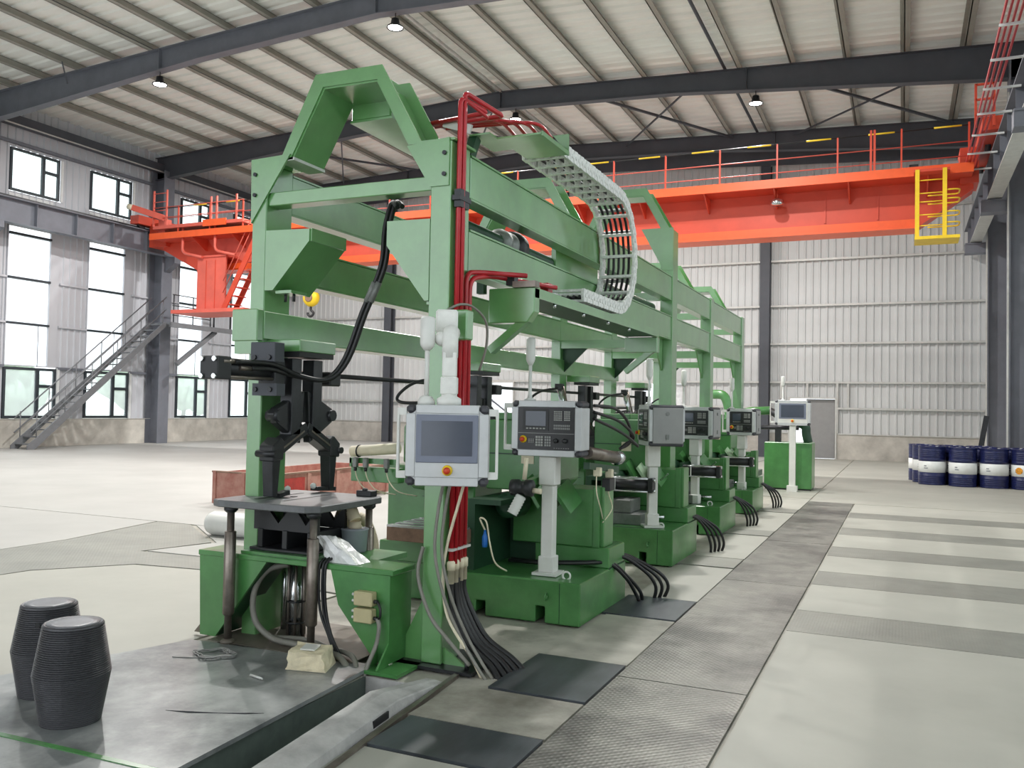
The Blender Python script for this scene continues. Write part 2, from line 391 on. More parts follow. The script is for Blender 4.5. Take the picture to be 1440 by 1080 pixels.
# back wall with two bright doorways and a grey door
b = MB()
ops = [(-15.5, -14.55, 2.6), (-9.1, -7.55, 2.6), (-3.68, -2.17, 2.1)]
xs = [XL]+[q for o in ops for q in o[:2]]+[XR]
for i in range(0, len(xs), 2): corrugated(b, xs[i], xs[i+1], .88, 12.0, YB, 'X')
for o in ops: corrugated(b, o[0], o[1], o[2], 12.0, YB, 'X')
wb = struct('wall_back', b, CLAD)
cb = MB()
for i in range(0, len(xs), 2): cb.box(xs[i], xs[i+1], YB-.1, YB+.2, -.01, .86)
part('plinth', cb, CURB, wb)
cap = MB()
for i in range(0, len(xs), 2): cap.box(xs[i], xs[i+1], YB-.13, YB, .86, .9)
part('plinth_cap', cap, GIRT, wb)
g0 = None
for z in (1.77, 2.68, 4.06, 5.42, 7.05, 8.7):
    for i in range(0, len(xs), 2):
        if z > 2.65: x0, x1 = (XL, XR) if i == 0 else (None, None)
        else: x0, x1 = xs[i], xs[i+1]
        if x0 is None: continue
        part('girt', MB().box(x0+.01, x1-.01, YB-.14, YB-.04, z-.035, z+.035), GIRT, wb)
for x in (-20.4, -12.4, -4.55):
    b = MB().box(x-.17, x+.17, YB-.5, YB-.46, .0, rz(x)-.6).box(x-.17, x+.17, YB-.18, YB-.14, .0, rz(x)-.6).box(x-.01, x+.01, YB-.46, YB-.18, .0, rz(x)-.6)
    part('column', b, STEELD, wb)
for x, z0, z1 in ((-4.0, 2.1, 2.68), (-3.1, 2.1, 2.68), (-1.75, 1.77, 2.68), (-2.1, .88, 2.68)):
    part('stud', MB().box(x-.035, x+.035, YB-.13, YB-.05, z0, z1), GIRT, wb)
def doorway(n, x0, x1, h, leaf):
    f = MB().box(x0-.06, x0, YB-.15, YB+.06, 0, h+.06).box(x1, x1+.06, YB-.15, YB+.06, 0, h+.06).box(x0, x1, YB-.15, YB+.06, h, h+.06)
    d = struct('door_%d' % n, f, GIRT)
    for a, c, m in leaf:
        part('door_leaf', MB().box(a, c, YB-.02, YB+.03, .01, h-.01), m, d, bevel=.01)
    return d
d1 = doorway(1, -3.68, -2.17, 2.1, [(-3.14, -2.18, GREYP)])
part('door_handle', MB().box(-3.1, -3.07, YB-.07, YB-.02, .95, 1.1), BLACKS, d1)
d2 = doorway(2, -15.5, -14.55, 2.6, [])
part('diagonal_brace', MB().bar((-15.5, YB-.16, 1.9), (-14.5, YB-.16, 1.2), .07, .07), STEELG, d2)
d3 = doorway(3, -9.1, -7.55, 2.6, [(-8.2, -7.56, BLUEW)])
part('panel_rail', MB().box(-9.08, -8.22, YB-.01, YB+.03, 1.78, 1.84), GIRT, d3)

# left wall
WIN = [(18.42, 20.3), (21.42, 23.3), (25.6, 27.25), (28.55, 30.2)]
b = MB(); ys = [Y0F]+[16.3]*0
edges = []
allw = [(9.0, 10.9), (12.2, 14.1), (15.2, 16.9)]+WIN
yy = [Y0F]+[q for o in allw for q in o]+[YB]
for i in range(0, len(yy), 2): corrugated(b, yy[i], yy[i+1], .92, 11.2, XL, 'Y')
for o in allw:
    corrugated(b, o[0], o[1], 7.12, 8.2, XL, 'Y'); corrugated(b, o[0], o[1], 9.62, 11.2, XL, 'Y')
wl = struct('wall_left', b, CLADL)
part('plinth', MB().box(XL-.25, XL+.12, Y0F, YB, -.01, .9), CURB, wl)
part('plinth_cap', MB().box(XL-.02, XL+.14, Y0F, YB, .9, .92), GIRT, wl)
for z in (2.6, 7.95, 9.75, 10.35):
    if z == 2.6:
        for i in range(0, len(yy), 2): part('girt', MB().box(XL+.04, XL+.12, yy[i]+.02, yy[i+1]-.02, z-.04, z+.04), STEELG, wl)
    else: part('girt', MB().box(XL+.04, XL+.14, Y0F, YB-.2, z-.05, z+.05), STEELG, wl)
for z in (4.0, 5.44):
    for i in range(0, len(yy), 2): part('girt', MB().box(XL+.04, XL+.1, yy[i]+.02, yy[i+1]-.02, z-.03, z+.03), CLADL, wl)
def hcol(x0, x1, yc, z1, w=.42, t=.035):
    """H column: flanges across x, web along x"""
    return MB().box(x1-t, x1, yc-w/2, yc+w/2, 0, z1).box(x0, x0+t, yc-w/2, yc+w/2, 0, z1).box(x0+t, x1-t, yc-.012, yc+.012, 0, z1)
RAFY = [3.2, 10.3, 17.3, 24.3, 30.2]
for y in RAFY:
    part('column', hcol(XL+.1, XL+.75, y, rz(XL)-.55, .5), STEELG, wl)
    part('corbel', MB().prism([(XL+.75, 6.95), (XL+1.25, 6.95), (XL+1.25, 6.72), (XL+.75, 6.4)], 'Y', y-.14, y+.14), STEELG, wl)
part('eave_strut', MB().box(XL+.2, XL+.5, Y0F, YB-.6, 10.2, 10.5), STEELD, wl)
part('eave_light_edge', MB().box(XL+.5, XL+.53, Y0F, YB-.6, 10.18, 10.22), GIRT, wl)
wn = 0
def window(y0, y1, z0, z1, vert, horiz, m, fr=.07, fm=FRAMEK, lift=True):
    global wn; wn += 1
    f = MB(); x0, x1 = XL-.03, XL+.06
    f.box(x0, x1, y0, y1, z0, z0+fr).box(x0, x1, y0, y1, z1-fr, z1).box(x0, x1, y0, y0+fr, z0+fr, z1-fr).box(x0, x1, y1-fr, y1, z0+fr, z1-fr)
    wdw = struct('window_%d' % wn, f, fm)
    panes = [(y0+fr, y1-fr, z0+fr, z1-fr)]
    if vert is not None:
        v = y0+(y1-y0)*vert
        part('mullion', MB().box(x0, x1, v-fr*.7, v+fr*.7, z0+fr, z1-fr), fm, wdw)
        h = z0+(z1-z0)*horiz
        part('transom', MB().box(x0, x1, v+fr*.7, y1-fr, h-fr*.6, h+fr*.6), fm, wdw)
        panes = [(y0+fr, v-fr*.7, z0+fr, z1-fr), (v+fr*.7, y1-fr, z0+fr, h-fr*.6), (v+fr*.7, y1-fr, h+fr*.6, z1-fr)]
    elif horiz:
        hs = [z0+fr]+list(horiz)+[z1-fr]
        for h in horiz: part('transom', MB().box(x0, x1+.05, y0+fr, y1-fr, h-.035, h+.035), FRAMEK, wdw)
        panes = [(y0+fr, y1-fr, a+(.045 if k else 0), c-.045) for k, (a, c) in enumerate(zip(hs, hs[1:]))]
    for a, c, e, g in panes:
        part('pane', MB().box(XL+.0, XL+.012, a, c, e, g), m, wdw)
    return wdw
for y0, y1 in allw:
    window(y0, y1, .93, 2.58, .64, .64, VEILED, .085)
    tall = window(y0, y1-.32, 2.62, 7.12, None, (3.99, 5.44, 6.86), FROST, .03, CLADL)
    part('hanging_cable', MB().cyl((XL+.1, y1-.75, 2.62), (XL+.1, y1-.75, 3.95), .012, 6), STEELG, tall)
    window(y0, y1-.1, 8.22, 9.6, .66, .62, GLASS, .075)
    part('side_panel', MB().box(XL-.02, XL+.04, y1-.31, y1, 2.62, 7.12), CLADL, wl)
    part('jamb_trim', MB().box(XL+.06, XL+.1, y1+.0, y1+.1, .92, 2.6), WHITE, wl)
    part('jamb_trim', MB().box(XL+.06, XL+.1, y1-.09, y1-.0, 8.2, 9.6), WHITE, wl)
    part('painted_light_gap', MB().box(XL+.02, XL+.03, y0, y1-.3, 8.03, 8.14), WHITE, wl)  # solid white strip painted in for daylight showing at a gap

# right side: columns, short wall
x0, x1 = XR+.55, XR+.6
ADDED_WIN = [(-6, -2.5), (-.5, 3), (4.5, 8.5), (11.2, 15), (18, 21)]
b = MB().box(x0, x1, Y0F, YB, 0, 2.2).box(x0, x1, Y0F, YB, 7.0, 11)
yq = [Y0F]+[q for o in ADDED_WIN for q in o]+[YB]
for i in range(0, len(yq), 2): b.box(x0, x1, yq[i], yq[i+1], 2.2, 7.0)
wr = struct('wall_right', b, CLAD)
for y in RAFY[2:]:
    part('column', hcol(2.32, 3.05, y, rz(2.4)-.4, .52), STEELG, wr)
    part('corbel', MB().box(1.72, 2.32, y-.16, y+.16, 6.62, 6.9).box(1.72, 2.32, y-.2, y+.2, 6.88, 6.92).box(1.72, 2.32, y-.2, y+.2, 6.6, 6.63), STEELG, wr)
    part('column_edge', MB().box(2.28, 2.32, y-.27, y-.25, 0, 9.5), GIRT, wr)

b = MB().box(XL-.3, -18, Y0F-.05, Y0F, 0, 11.2).box(1.6, XR+.6, Y0F-.05, Y0F, 0, 11.2).box(-18, 1.6, Y0F-.05, Y0F, 7.6, 11.6)  # unseen wall added to limit daylight; its opening is sized for front fill
struct('wall_front_added', b, CLAD)
for y0, y1 in ADDED_WIN:                       # unseen windows added to brighten the frame's right-hand faces
    wn += 1; f = MB()
    for z in (2.2, 4.6, 6.95): f.box(x0-.02, x1+.02, y0, y1, z, z+.05)
    for y in (y0, y1-.05): f.box(x0-.02, x1+.02, y, y+.05, 2.25, 6.95)
    q = struct('window_%d' % wn, f, FRAMEK)
    for z0, z1 in ((2.25, 4.6), (4.65, 6.95)): part('pane', MB().box(x0+.02, x0+.03, y0+.05, y1-.05, z0, z1), GLASS, q)
# ------------------------------------------------------------------ roof
b = MB(); y = Y0F; pr = []
while y < YB+.3:
    for f, d in ((0, 0), (.55, 0), (.66, 1), (.9, 1)): pr.append((y+f*.42, .05*d))
    y += .42
for xa, xb in ((XL-.3, RIDGE), (RIDGE, XR+.6)):
    prev = None
    for q, d in pr:
        v = (b.bm.verts.new((xa, q, rz(xa)+.22+d)), b.bm.verts.new((xb, q, rz(xb)+.22+d)))
        if prev: b.bm.faces.new((prev[0], v[0], v[1], prev[1]))
        prev = v
ceiling = struct('ceiling', b, ROOF)
PX = [-11.1, -9.7, -8.3, -6.94, -5.55, -4.24, -2.82, -1.43, -.02, 1.365]
PX += [2*RIDGE-x for x in PX]
for x in PX:
    z = rz(x)
    b = MB().box(x-.012, x+.012, Y0F, YB-.05, z, z+.21).box(x-.012, x+.13, Y0F, YB-.05, z, z+.014).box(x-.1, x+.012, Y0F, YB-.05, z+.2, z+.213)
    part('purlin', b, PURLIN, ceiling)
for x in (-18.75, -4.6):
    part('sprinkler_pipe', MB().cyl((x, Y0F, rz(x)+.05), (x, YB-.1, rz(x)+.05), .045, 8), STEELD, ceiling)
part('ridge_pipe', MB().cyl((RIDGE, Y0F, rz(RIDGE)+.02), (RIDGE, YB-.1, rz(RIDGE)+.02), .05, 8), GIRT, ceiling)
def rafter(y, dark=False):
    d = lambda x: .53+max(0, -17-x)*.035+max(0, x+6)*.042
    xs = [XL+.1, -17, RIDGE, -6, XR+.3]
    top = [(x, rz(x)) for x in xs]; bot = [(x, rz(x)-d(x)) for x in xs]
    m = STEELD if dark else STEELG
    r = part('rafter', MB().prism(top+bot[::-1], 'Y', y-.012, y+.012), m, ceiling)
    fl = MB(); ft = MB()
    for (a, c), (e, g) in zip(zip(bot, bot[1:]), zip(top, top[1:])):
        fl.hexa([(a[0], y-.13, a[1]-.02), (c[0], y-.13, c[1]-.02), (c[0], y+.13, c[1]-.02), (a[0], y+.13, a[1]-.02), (a[0], y-.13, a[1]), (c[0], y-.13, c[1]), (c[0], y+.13, c[1]), (a[0], y+.13, a[1])])
        ft.hexa([(e[0], y-.12, e[1]-.015), (g[0], y-.12, g[1]-.015), (g[0], y+.12, g[1]-.015), (e[0], y+.12, e[1]-.015), (e[0], y-.12, e[1]), (g[0], y-.12, g[1]), (g[0], y+.12, g[1]), (e[0], y+.12, e[1])])
    part('bottom_flange', fl, m, r); part('top_flange', ft, m, r)
    st = None
    for x in (-18.4, RIDGE, -4.0):
        part('web_stiffener', MB().box(x-.01, x+.01, y-.12, y+.12, rz(x)-d(x), rz(x)), m, r)
for i, y in enumerate(RAFY): rafter(y, i >= 3)
part('rafter', MB().prism([(XL+.1, rz(XL)-.6), (RIDGE, rz(RIDGE)-.6), (XR+.3, rz(XR)-.75), (XR+.3, rz(XR)), (RIDGE, rz(RIDGE)), (XL+.1, rz(XL))], 'Y', YB-.62, YB-.55), STEELD, ceiling)
for x0, x1 in ((-9.2, -5.4), (-3.4, 1.4), (-15.5, -11.7), (-21.5, -17.6)):
    za, zb = rz(x0)-.12, rz(x1)-.12
    part('cross_brace', MB().bar((x0, 24.4, za), (x1, 30.1, zb), .07, .07), STEELD, ceiling)
    part('cross_brace', MB().bar((x1, 24.4, zb-.06), (x0, 30.1, za-.06), .045, .045), STEELD, ceiling)
for x in (-24.3, -21.3):
    part('fly_brace', MB().bar((x-.5, 17.1, rz(x)-.4), (x-.1, 16.6, rz(x)-.02), .03, .03), STEELD, ceiling)

# ------------------------------------------------------------------ high bay lamps
def lamp(x, y, label):
    zt = rz(x)-.55-max(0, x+6)*.042-max(0, -17-x)*.035
    t = thing('high_bay_lamp', label, 'lamp', (x, y, zt-.34), 'high bay lamps under the rafters')
    part('housing', MB().lathe([(.03, .22), (.09, .2), (.11, .06), (.19, .02), (.2, -.02), (.185, -.02), (.17, .0)], seg=20), BLACKP, t, local=True)
    part('diffuser', MB().lathe([(.02, -.012), (.165, -.006), (.168, .004)], seg=20), LED, t, local=True)
    part('suspension_rod', MB().cyl((0, 0, .2), (0, 0, .345), .012, 6), BLACKP, t, local=True)
    ld = bpy.data.lights.new('high_bay_light', 'AREA'); ld.shape = 'DISK'; ld.size = .33; ld.energy = LAMP_W; ld.color = (1, .98, .95)
    lo = bpy.data.objects.new('high_bay_light', ld); link(lo, t); lo.location = (0, 0, -.03)
LX = (-18.45, -11.0, -3.75)
LN = {(0, 2): 'glowing ceiling lamp over the left hall, nearest the window wall', (1, 2): 'glowing ceiling lamp above the big green arch', (2, 2): 'ceiling lamp at the top edge of the photo, right of centre',
      (1, 3): 'glowing ceiling lamp just above the red pipes and cable chain', (2, 3): 'glowing ceiling lamp over the orange crane girder', (0, 3): 'ceiling lamp on the far rafter hidden behind the green frame'}
for j, y in list(enumerate(RAFY[:4]))[1:]:
    for i, x in enumerate(LX):
        lamp(x, y, LN.get((i, j), '%s ceiling lamp on the %s rafter, above and out of the photo' % (['left', 'middle', 'right'][i], ['overhead', 'overhead'][min(j, 1)])))

# ------------------------------------------------------------------ yard outside the left wall
yard = struct('ground', MB().box(-90, XL-.4, -30, 80, -.4, -.1), YARD)
def tree(x, y, h, r, label):
    t = thing('tree', label, 'tree', (x, y, -.1), 'trees outside the left windows')
    part('trunk', MB().tube([(0, 0, 0), (.1, .05, h*.3), (0, .1, h*.62)], .1, 8, radii=[.17, .13, .07]), BARK, t, local=True)
    c = MB(); rnd = random.Random(int(x*10+y*7))
    for k in range(14):
        a, e = rnd.random()*2*PI, rnd.random()
        c.ball((r*.62*math.cos(a)*e, r*.62*math.sin(a)*e, h*.42+rnd.random()*h*.5), r*(.36+.2*rnd.random()), 8, 6)
    for v in c.bm.verts: v.co += Vector((rnd.uniform(-.13, .13), rnd.uniform(-.13, .13), rnd.uniform(-.13, .13)))
    part('crown', c, LEAF, t, local=True)
for x, y, h, r, l in ((-37, 25.5, 4.2, 2.0, 'round pale tree outside the window behind the stair foot'), (-40, 28.5, 3.4, 1.9, 'low pale tree seen beside the stair through the left window'), (-36, 32.5, 3.2, 1.7, 'tree outside the window under the stair, left pane'),
                      (-41, 37, 3.9, 2.1, 'tree outside the window just right of the grey column'), (-44, 44, 3.6, 2.2, 'far tree outside the window under the black cylinder')):
    tree(x, y, h, r, l)
# ------------------------------------------------------------------ the long green gantry frame
XA, XC, YF = -2.52, -2.66, 4.63          # right posts: outer / inner face; front plane
XLa, XLb = -4.05, -3.93
YE = 15.3
ga = thing('gantry_frame', 'long green steel gantry frame on posts spanning the whole row of machines', 'frame', (-3.3, 4.75, 0))
def post(x0, x1, y0, y1, z0, z1):
    return part('post', MB().box(x0, x1, y0, y1, z0, z1), GREEN, ga, bevel=.006)
post(XC, XA, YF, 4.88, .02, 3.2); post(XLa, XLb, YF, 4.9, .02, 3.2)
for x0, x1, y0, y1 in ((-2.9, -2.28, 4.56, 5.0), (-4.18, -3.85, 4.55, 4.98)):
    part('base_plate', MB().box(x0, x1, y0, y1, 0, .02), BLACKS if x0 > -3 else RUSTY, ga)
part('foot_gusset', MB().prism([(XC, .02), (XC, .42), (-2.86, .02)], 'Y', 4.67, 4.77), GREEN, ga)
part('foot_gusset', MB().prism([(XA, .02), (XA, .12), (-2.36, .02)], 'Y', 4.66, 4.68), GREEN, ga)
for x, y in ((-2.34, 4.62), (-2.34, 4.94), (-2.84, 4.62)): part('anchor_bolt', MB().cyl((x, y, .02), (x, y, .06), .014, 6), BLACKS, ga)
for y0, y1, zt in ((10.18, 10.42, 3.74), (12.45, 12.66, 3.2), (15.08, 15.3, 3.2)):
    post(XC, XA+.012, y0, y1, .02, zt)
    part('base_plate', MB().box(-2.75, -2.45, y0-.08, y1+.08, 0, .02), BLACKS, ga)
for y0, y1 in ((10.18, 10.42), (12.3, 12.55), (15.08, 15.3)):
    post(XLa, XLb, y0, y1, .02, 3.2)
def beam(name, x0, x1, z0, z1, lip=.02):
    b = part(name, MB().box(x0, x1, 4.9, YE, z0, z1), GREEN, ga, bevel=.005)
    part('top_flange', MB().box(x0-.01, x1+.006, 4.9, YE, z1, z1+.012), GREEN, b)
    part('bottom_flange', MB().box(x0-.02, x1+.004, 4.9, YE, z0-.012, z0), GREEN, b)
    return b
beam('upper_beam', XC+.04, XA-.004, 2.9, 3.165); beam('lower_beam', XC+.04, XA-.004, 2.43, 2.69)
beam('upper_beam', XLa, XLb-.004, 2.9, 3.165); beam('lower_beam', XLa, XLb-.004, 2.43, 2.67)
# front cross beam and the four corner plates
part('cross_beam', MB().box(-3.93, XC, YF+.02, YF+.14, 2.905, 2.995), GREEN, ga, bevel=.005)
for y in (10.2, 12.5, 15.1): part('cross_beam', MB().box(-3.93, XC, y+.02, y+.14, 2.905, 2.995), GREEN, ga)
def corner(poly, y0=YF-.012, y1=YF+.004, holes=()):
    p = part('gusset_plate', MB().prism(poly, 'Y', y0, y1), GREEN, ga)
    for x, z in holes: part('bolt', MB().cyl((x, y0-.012, z), (x, y0, z), .014, 8), BLACKS, p)
corner([(-4.06, 3.225), (-3.735, 3.235), (-4.05, 2.79)], holes=((-4.02, 3.12), (-4.02, 2.98)))
corner([(-2.83, 3.19), (-2.53, 3.215), (-2.53, 2.92), (-2.66, 2.92)], holes=((-2.56, 3.12), (-2.56, 2.99)))
part('cap_plate', MB().box(-4.06, -3.72, YF, 4.92, 3.2, 3.215), GREEN, ga); part('cap_plate', MB().box(-2.83, -2.5, YF, 4.92, 3.2, 3.215), GREEN, ga)
for poly in ([(-3.93, 2.735), (-3.57, 2.725), (-3.57, 2.645), (-3.86, 2.33), (-3.93, 2.33)], [(-2.97, 2.73), (-2.66, 2.725), (-2.66, 2.22), (-2.69, 2.22), (-2.97, 2.575)]):
    k = part('corner_bracket', MB().prism(poly, 'Y', YF, YF+.012), GREEN, ga)
    a, b_ = poly[-3 if poly[0][0] < -3.5 else -1], poly[-3]
    lo = [p for p in poly]
    e = (lo[2], lo[3]) if poly[0][0] < -3.5 else (lo[4], lo[3])
    part('bracket_flange', MB().prism([e[0], e[1], (e[1][0], e[1][1]+.014), (e[0][0], e[0][1]+.014)], 'Y', YF+.012, YF+.4), GREEN, k)
    xv = e[0][0]
    part('bracket_flange', MB().box(min(xv, xv+.012), xv+.012, YF+.012, YF+.4, e[0][1], poly[0][1]-.005), GREEN, k)
    part('bracket_foot', MB().box(e[1][0], e[1][0]+.13, YF+.03, YF+.2, e[1][1]-.02, e[1][1]), GREEN, k)
    for i in (0, 2): part('foot_bolt', MB().cyl((e[1][0]+.03+i*.035, YF+.1, e[1][1]-.07), (e[1][0]+.03+i*.035, YF+.1, e[1][1]), .011, 6), BLACKS, k)
# knee plates under the beams at every post
for y in (10.18, 12.45, 15.08):
    part('knee_plate', MB().prism([(y-.02, 2.43), (y-.42, 2.43), (y-.02, 2.05)], 'X', -2.64, -2.62), GREEN, ga)
    part('knee_plate', MB().prism([(y+.26, 2.43), (y+.5, 2.43), (y+.5, 2.36), (y+.26, 2.1)], 'X', -2.64, -2.62), GREEN, ga)
for y in (10.18, 12.3, 15.08):
    part('knee_plate', MB().prism([(XLb, 2.43), (XLb+.42, 2.43), (XLb, 2.02)], 'Y', y+.1, y+.12), DGREEN, ga)
    part('cross_tie', MB().box(XLb, XC, y+.02, y+.14, 2.33, 2.43), GREEN, ga)
# arches
def arch(y0, dz=0, depth=.34, xo=0):
    t = part('arch', MB().prism([(-3.735+xo, 3.215+dz), (-3.49+xo, 3.655+dz), (-3.07+xo, 3.65+dz), (-2.83+xo, 3.215+dz), (-2.842+xo, 3.215+dz), (-3.077+xo, 3.638+dz), (-3.483+xo, 3.643+dz), (-3.722+xo, 3.215+dz)], 'Y', y0+.012, y0+depth), GREEN, ga)
    out = [(-3.82+xo, 3.215+dz), (-3.55+xo, 3.745+dz), (-3.035+xo, 3.74+dz), (-2.735+xo, 3.215+dz)]
    inn = [(-2.83+xo, 3.215+dz), (-3.07+xo, 3.65+dz), (-3.49+xo, 3.655+dz), (-3.735+xo, 3.215+dz)]
    for ya in (y0, y0+depth):
        for i in range(3):
            q = [out[i], out[i+1], inn[2-i], inn[3-i]]
            part('arch_flange', MB().prism(q, 'Y', ya, ya+.012), GREEN, t)
    part('arch_end_plate', MB().bar((-3.78+xo, y0, 3.205+dz), (-3.78+xo, y0+depth, 3.205+dz), .14, .02), GIRT, t)
    return t
A1 = arch(YF)
for y in (7.5, 12.45, 15.05): arch(y)
arch(10.2, .53, .3, xo=.18)
part('gusset_plate', MB().prism([(-2.9, 3.76), (-2.51, 3.76), (-2.51, 3.25), (-2.62, 3.25)], 'Y', 10.165, 10.18), GREEN, ga)
gb = part('gear_housing', MB().box(-3.5, -3.18, 4.97, 5.35, 3.53, 3.79), GREEN, ga, bevel=.01)
part('housing_flange', MB().box(-3.5, -3.16, 4.96, 5.9, 3.515, 3.53), GREEN, gb)
for y in (5.1, 5.45): part('swivel_fitting', MB().cyl((-3.16, y, 3.5), (-3.05, y, 3.47), .018, 8).ball((-3.04, y, 3.47), .024, 8, 6), CHROME, gb)
# drive shaft between the beams, with its coupling
sh = part('drive_shaft', MB().cyl((-2.75, 4.95, 2.8), (-2.75, 10.1, 2.8), .055, 14), DGREEN, ga)
part('shaft_coupling', MB().lathe([(.06, 5.78), (.1, 5.8), (.1, 5.86), (.085, 5.87), (.085, 5.93), (.1, 5.94), (.1, 5.98), (.06, 6.0)], (-2.75, 0, 2.8), 20, 'Y'), GREYM, sh)
part('coupling_disc', MB().lathe([(.05, 6.0), (.12, 6.01), (.125, 6.05), (.12, 6.12), (.05, 6.13)], (-2.75, 0, 2.8), 24, 'Y'), BLACKP, sh)
part('coupling_disc', MB().lathe([(.05, 10.55), (.12, 10.56), (.125, 10.6), (.12, 10.68), (.05, 10.7)], (-2.72, 0, 2.62), 24, 'Y'), BLACKP, sh)
part('vertical_strut', MB().box(-3.02, -2.96, 6.0, 6.06, 2.45, 2.9), DGREEN, ga)
# side rail that carries the grippers
sb = part('side_beam', MB().box(-4.12, -3.912, 4.62, 12.6, 2.0, 2.19), GREEN, ga, bevel=.006)
part('rail_web', MB().box(-4.04, -4.02, 4.7, 12.6, 2.19, 2.2), GREEN, sb)
part('end_block', MB().box(-4.14, -3.922, 4.56, 4.625, 1.985, 2.2), GREEN, sb, bevel=.006)
part('end_step', MB().box(-4.12, -3.92, 4.57, 4.63, 1.9, 1.985), GREEN, sb)
# trolley plate behind the chain
part('trolley_panel', MB().box(-2.72, -2.68, 6.8, 7.9, 2.44, 3.0), GREEN, ga)
part('trolley_post', MB().box(-2.8, -2.74, 7.7, 7.9, 2.7, 3.3), GREEN, ga)
# cable tray along the right side, its box bracket and knee
tr = part('cable_tray', MB().box(-2.5, -2.2, 5.2, 8.35, 2.3, 2.312), DGREEN, ga)
part('tray_lip', MB().box(-2.2, -2.19, 5.2, 8.35, 2.295, 2.36), GREEN, tr)
part('tray_lip', MB().box(-2.51, -2.5, 5.2, 8.35, 2.295, 2.36), GREEN, tr)
for i in range(4): part('tray_bolt', MB().cyl((-2.21, 5.6+i*.6, 2.27), (-2.21, 5.6+i*.6, 2.3), .012, 6), CHROME, tr)
for x in (-2.3, -2.41): part('tray_cable', MB().tube([(x, 5.3, 2.325), (x, 6.0, 2.325), (x, 6.6, 2.33)], .013, 6), RUBBER, tr)
for y in (5.2, 8.3):
    bx = part('tray_bracket', MB().prism([(-2.52, 2.36), (-2.19, 2.36), (-2.19, 2.2), (-2.24, 2.13), (-2.52, 2.13)] if y < 6 else [(-2.52, 2.29), (-2.19, 2.29), (-2.19, 2.14), (-2.52, 2.14)], 'Y', y-.01, y+.08), GREEN, ga, bevel=.006)
    part('knee_brace', MB().bar((-2.52, y+.04, 1.95), (-2.24, y+.04, 2.17), .07, .05), GREEN, bx)
part('pipe_clamp_block', MB().box(-2.34, -2.18, 5.17, 5.25, 2.36, 2.4), RAW, ga); part('pipe_clamp_block', MB().box(-2.4, -2.34, 5.2, 5.26, 2.38, 2.46), BLACKS, ga)
# platform at the top that starts the chain
pl = part('top_platform', MB().box(-2.47, -2.15, 5.17, 5.66, 3.355, 3.367), GREEN, ga)
part('top_platform', MB().box(-2.62, -2.47, 5.05, 5.42, 3.355, 3.367), GREEN, ga)
part('platform_upstand', MB().box(-2.47, -2.15, 5.66, 5.672, 3.355, 3.5), GREEN, pl)
part('platform_edge', MB().box(-2.156, -2.144, 5.17, 5.66, 3.345, 3.375), GREEN, pl)
part('platform_strut', MB().bar((-2.6, 5.0, 3.17), (-2.6, 5.1, 3.355), .06, .06), DGREEN, pl)
part('clamp_bar', MB().bar((-2.78, 5.0, 3.45), (-2.58, 5.0, 3.38), .02, .06), GIRT, pl)
for i in range(4): part('hose_fitting', MB().cyl((-2.44+i*.075, 5.5, 3.42), (-2.44+i*.075, 5.64, 3.4), .024, 8), BLACKS, pl)
# red hydraulic pipes
def rpipe(pts, r=.0155): return part('red_pipe', MB().tube(smooth_path(pts, 5) if len(pts) > 3 else pts, r, 10), RED, ga)
def bend(pts, rad=.07, n=5):
    P = [Vector(p) for p in pts]; out = [P[0]]
    for a, b_, c in zip(P, P[1:], P[2:]):
        u, v = (a-b_).normalized(), (c-b_).normalized()
        for i in range(n+1):
            t = i/n; out.append((1-t)**2*(b_+u*rad)+2*t*(1-t)*b_+t*t*(b_+v*rad))
    return out+[P[-1]]
def pipe(pts, r=.0155, rad=.06, m=RED, name='red_pipe', parent=None): return part(name, MB().tube(bend(pts, rad), r, 10), m, parent or ga)
xp = -2.49
pipe([(xp, 4.68, .62), (xp, 4.68, 3.47), (xp+.06, 4.93, 3.45), (-2.87, 4.99, 3.45)], .0165, .04)
pipe([(xp, 4.735, .62), (xp, 4.735, 3.52), (xp+.1, 5.08, 3.47), (-2.87, 5.1, 3.47)], .0165, .03)
pipe([(xp+.02, 4.70, .62), (xp+.02, 4.70, 3.46), (xp+.06, 4.95, 3.42), (-2.87, 5.04, 3.44)], .011, .03)
pipe([(xp, 4.8, .62), (xp, 4.8, 2.41), (xp+.0, 5.0, 2.44), (-2.26, 5.22, 2.44)], .0165, .08)
pipe([(xp, 4.85, .62), (xp, 4.85, 2.38), (xp+.03, 5.1, 2.43), (-2.2, 5.6, 2.41)], .0165, .08)
pipe([(xp+.01, 4.765, .62), (xp+.01, 4.765, 2.0)], .011, .05)
for i in range(4):
    x = -2.46+i*.075
    pipe([(-2.86, 5.02+i*.05, 3.47), (x+.02, 5.12+i*.05, 3.475), (x+.02, 5.58, 3.41)], .012, .12)
part('pipe_clamp', MB().box(-2.51, -2.455, 4.63, 4.78, 2.83, 2.86).box(-2.505, -2.46, 4.65, 4.765, 2.79, 2.9), BLACKS, ga)
part('pipe_clamp', MB().box(-2.51, -2.46, 4.64, 4.88, .7, .715), GIRT, ga)
for y in (4.68, 4.735, 4.8, 4.85): part('pipe_coupling', MB().lathe([(.012, .5), (.022, .5), (.022, .58), (.027, .58), (.027, .63), (.015, .64)], (xp, y, 0), 8, 'Z'), IVORY, ga)
part('flange_block', MB().box(-2.3, -2.24, 5.55, 5.63, 2.37, 2.44), RED, ga)

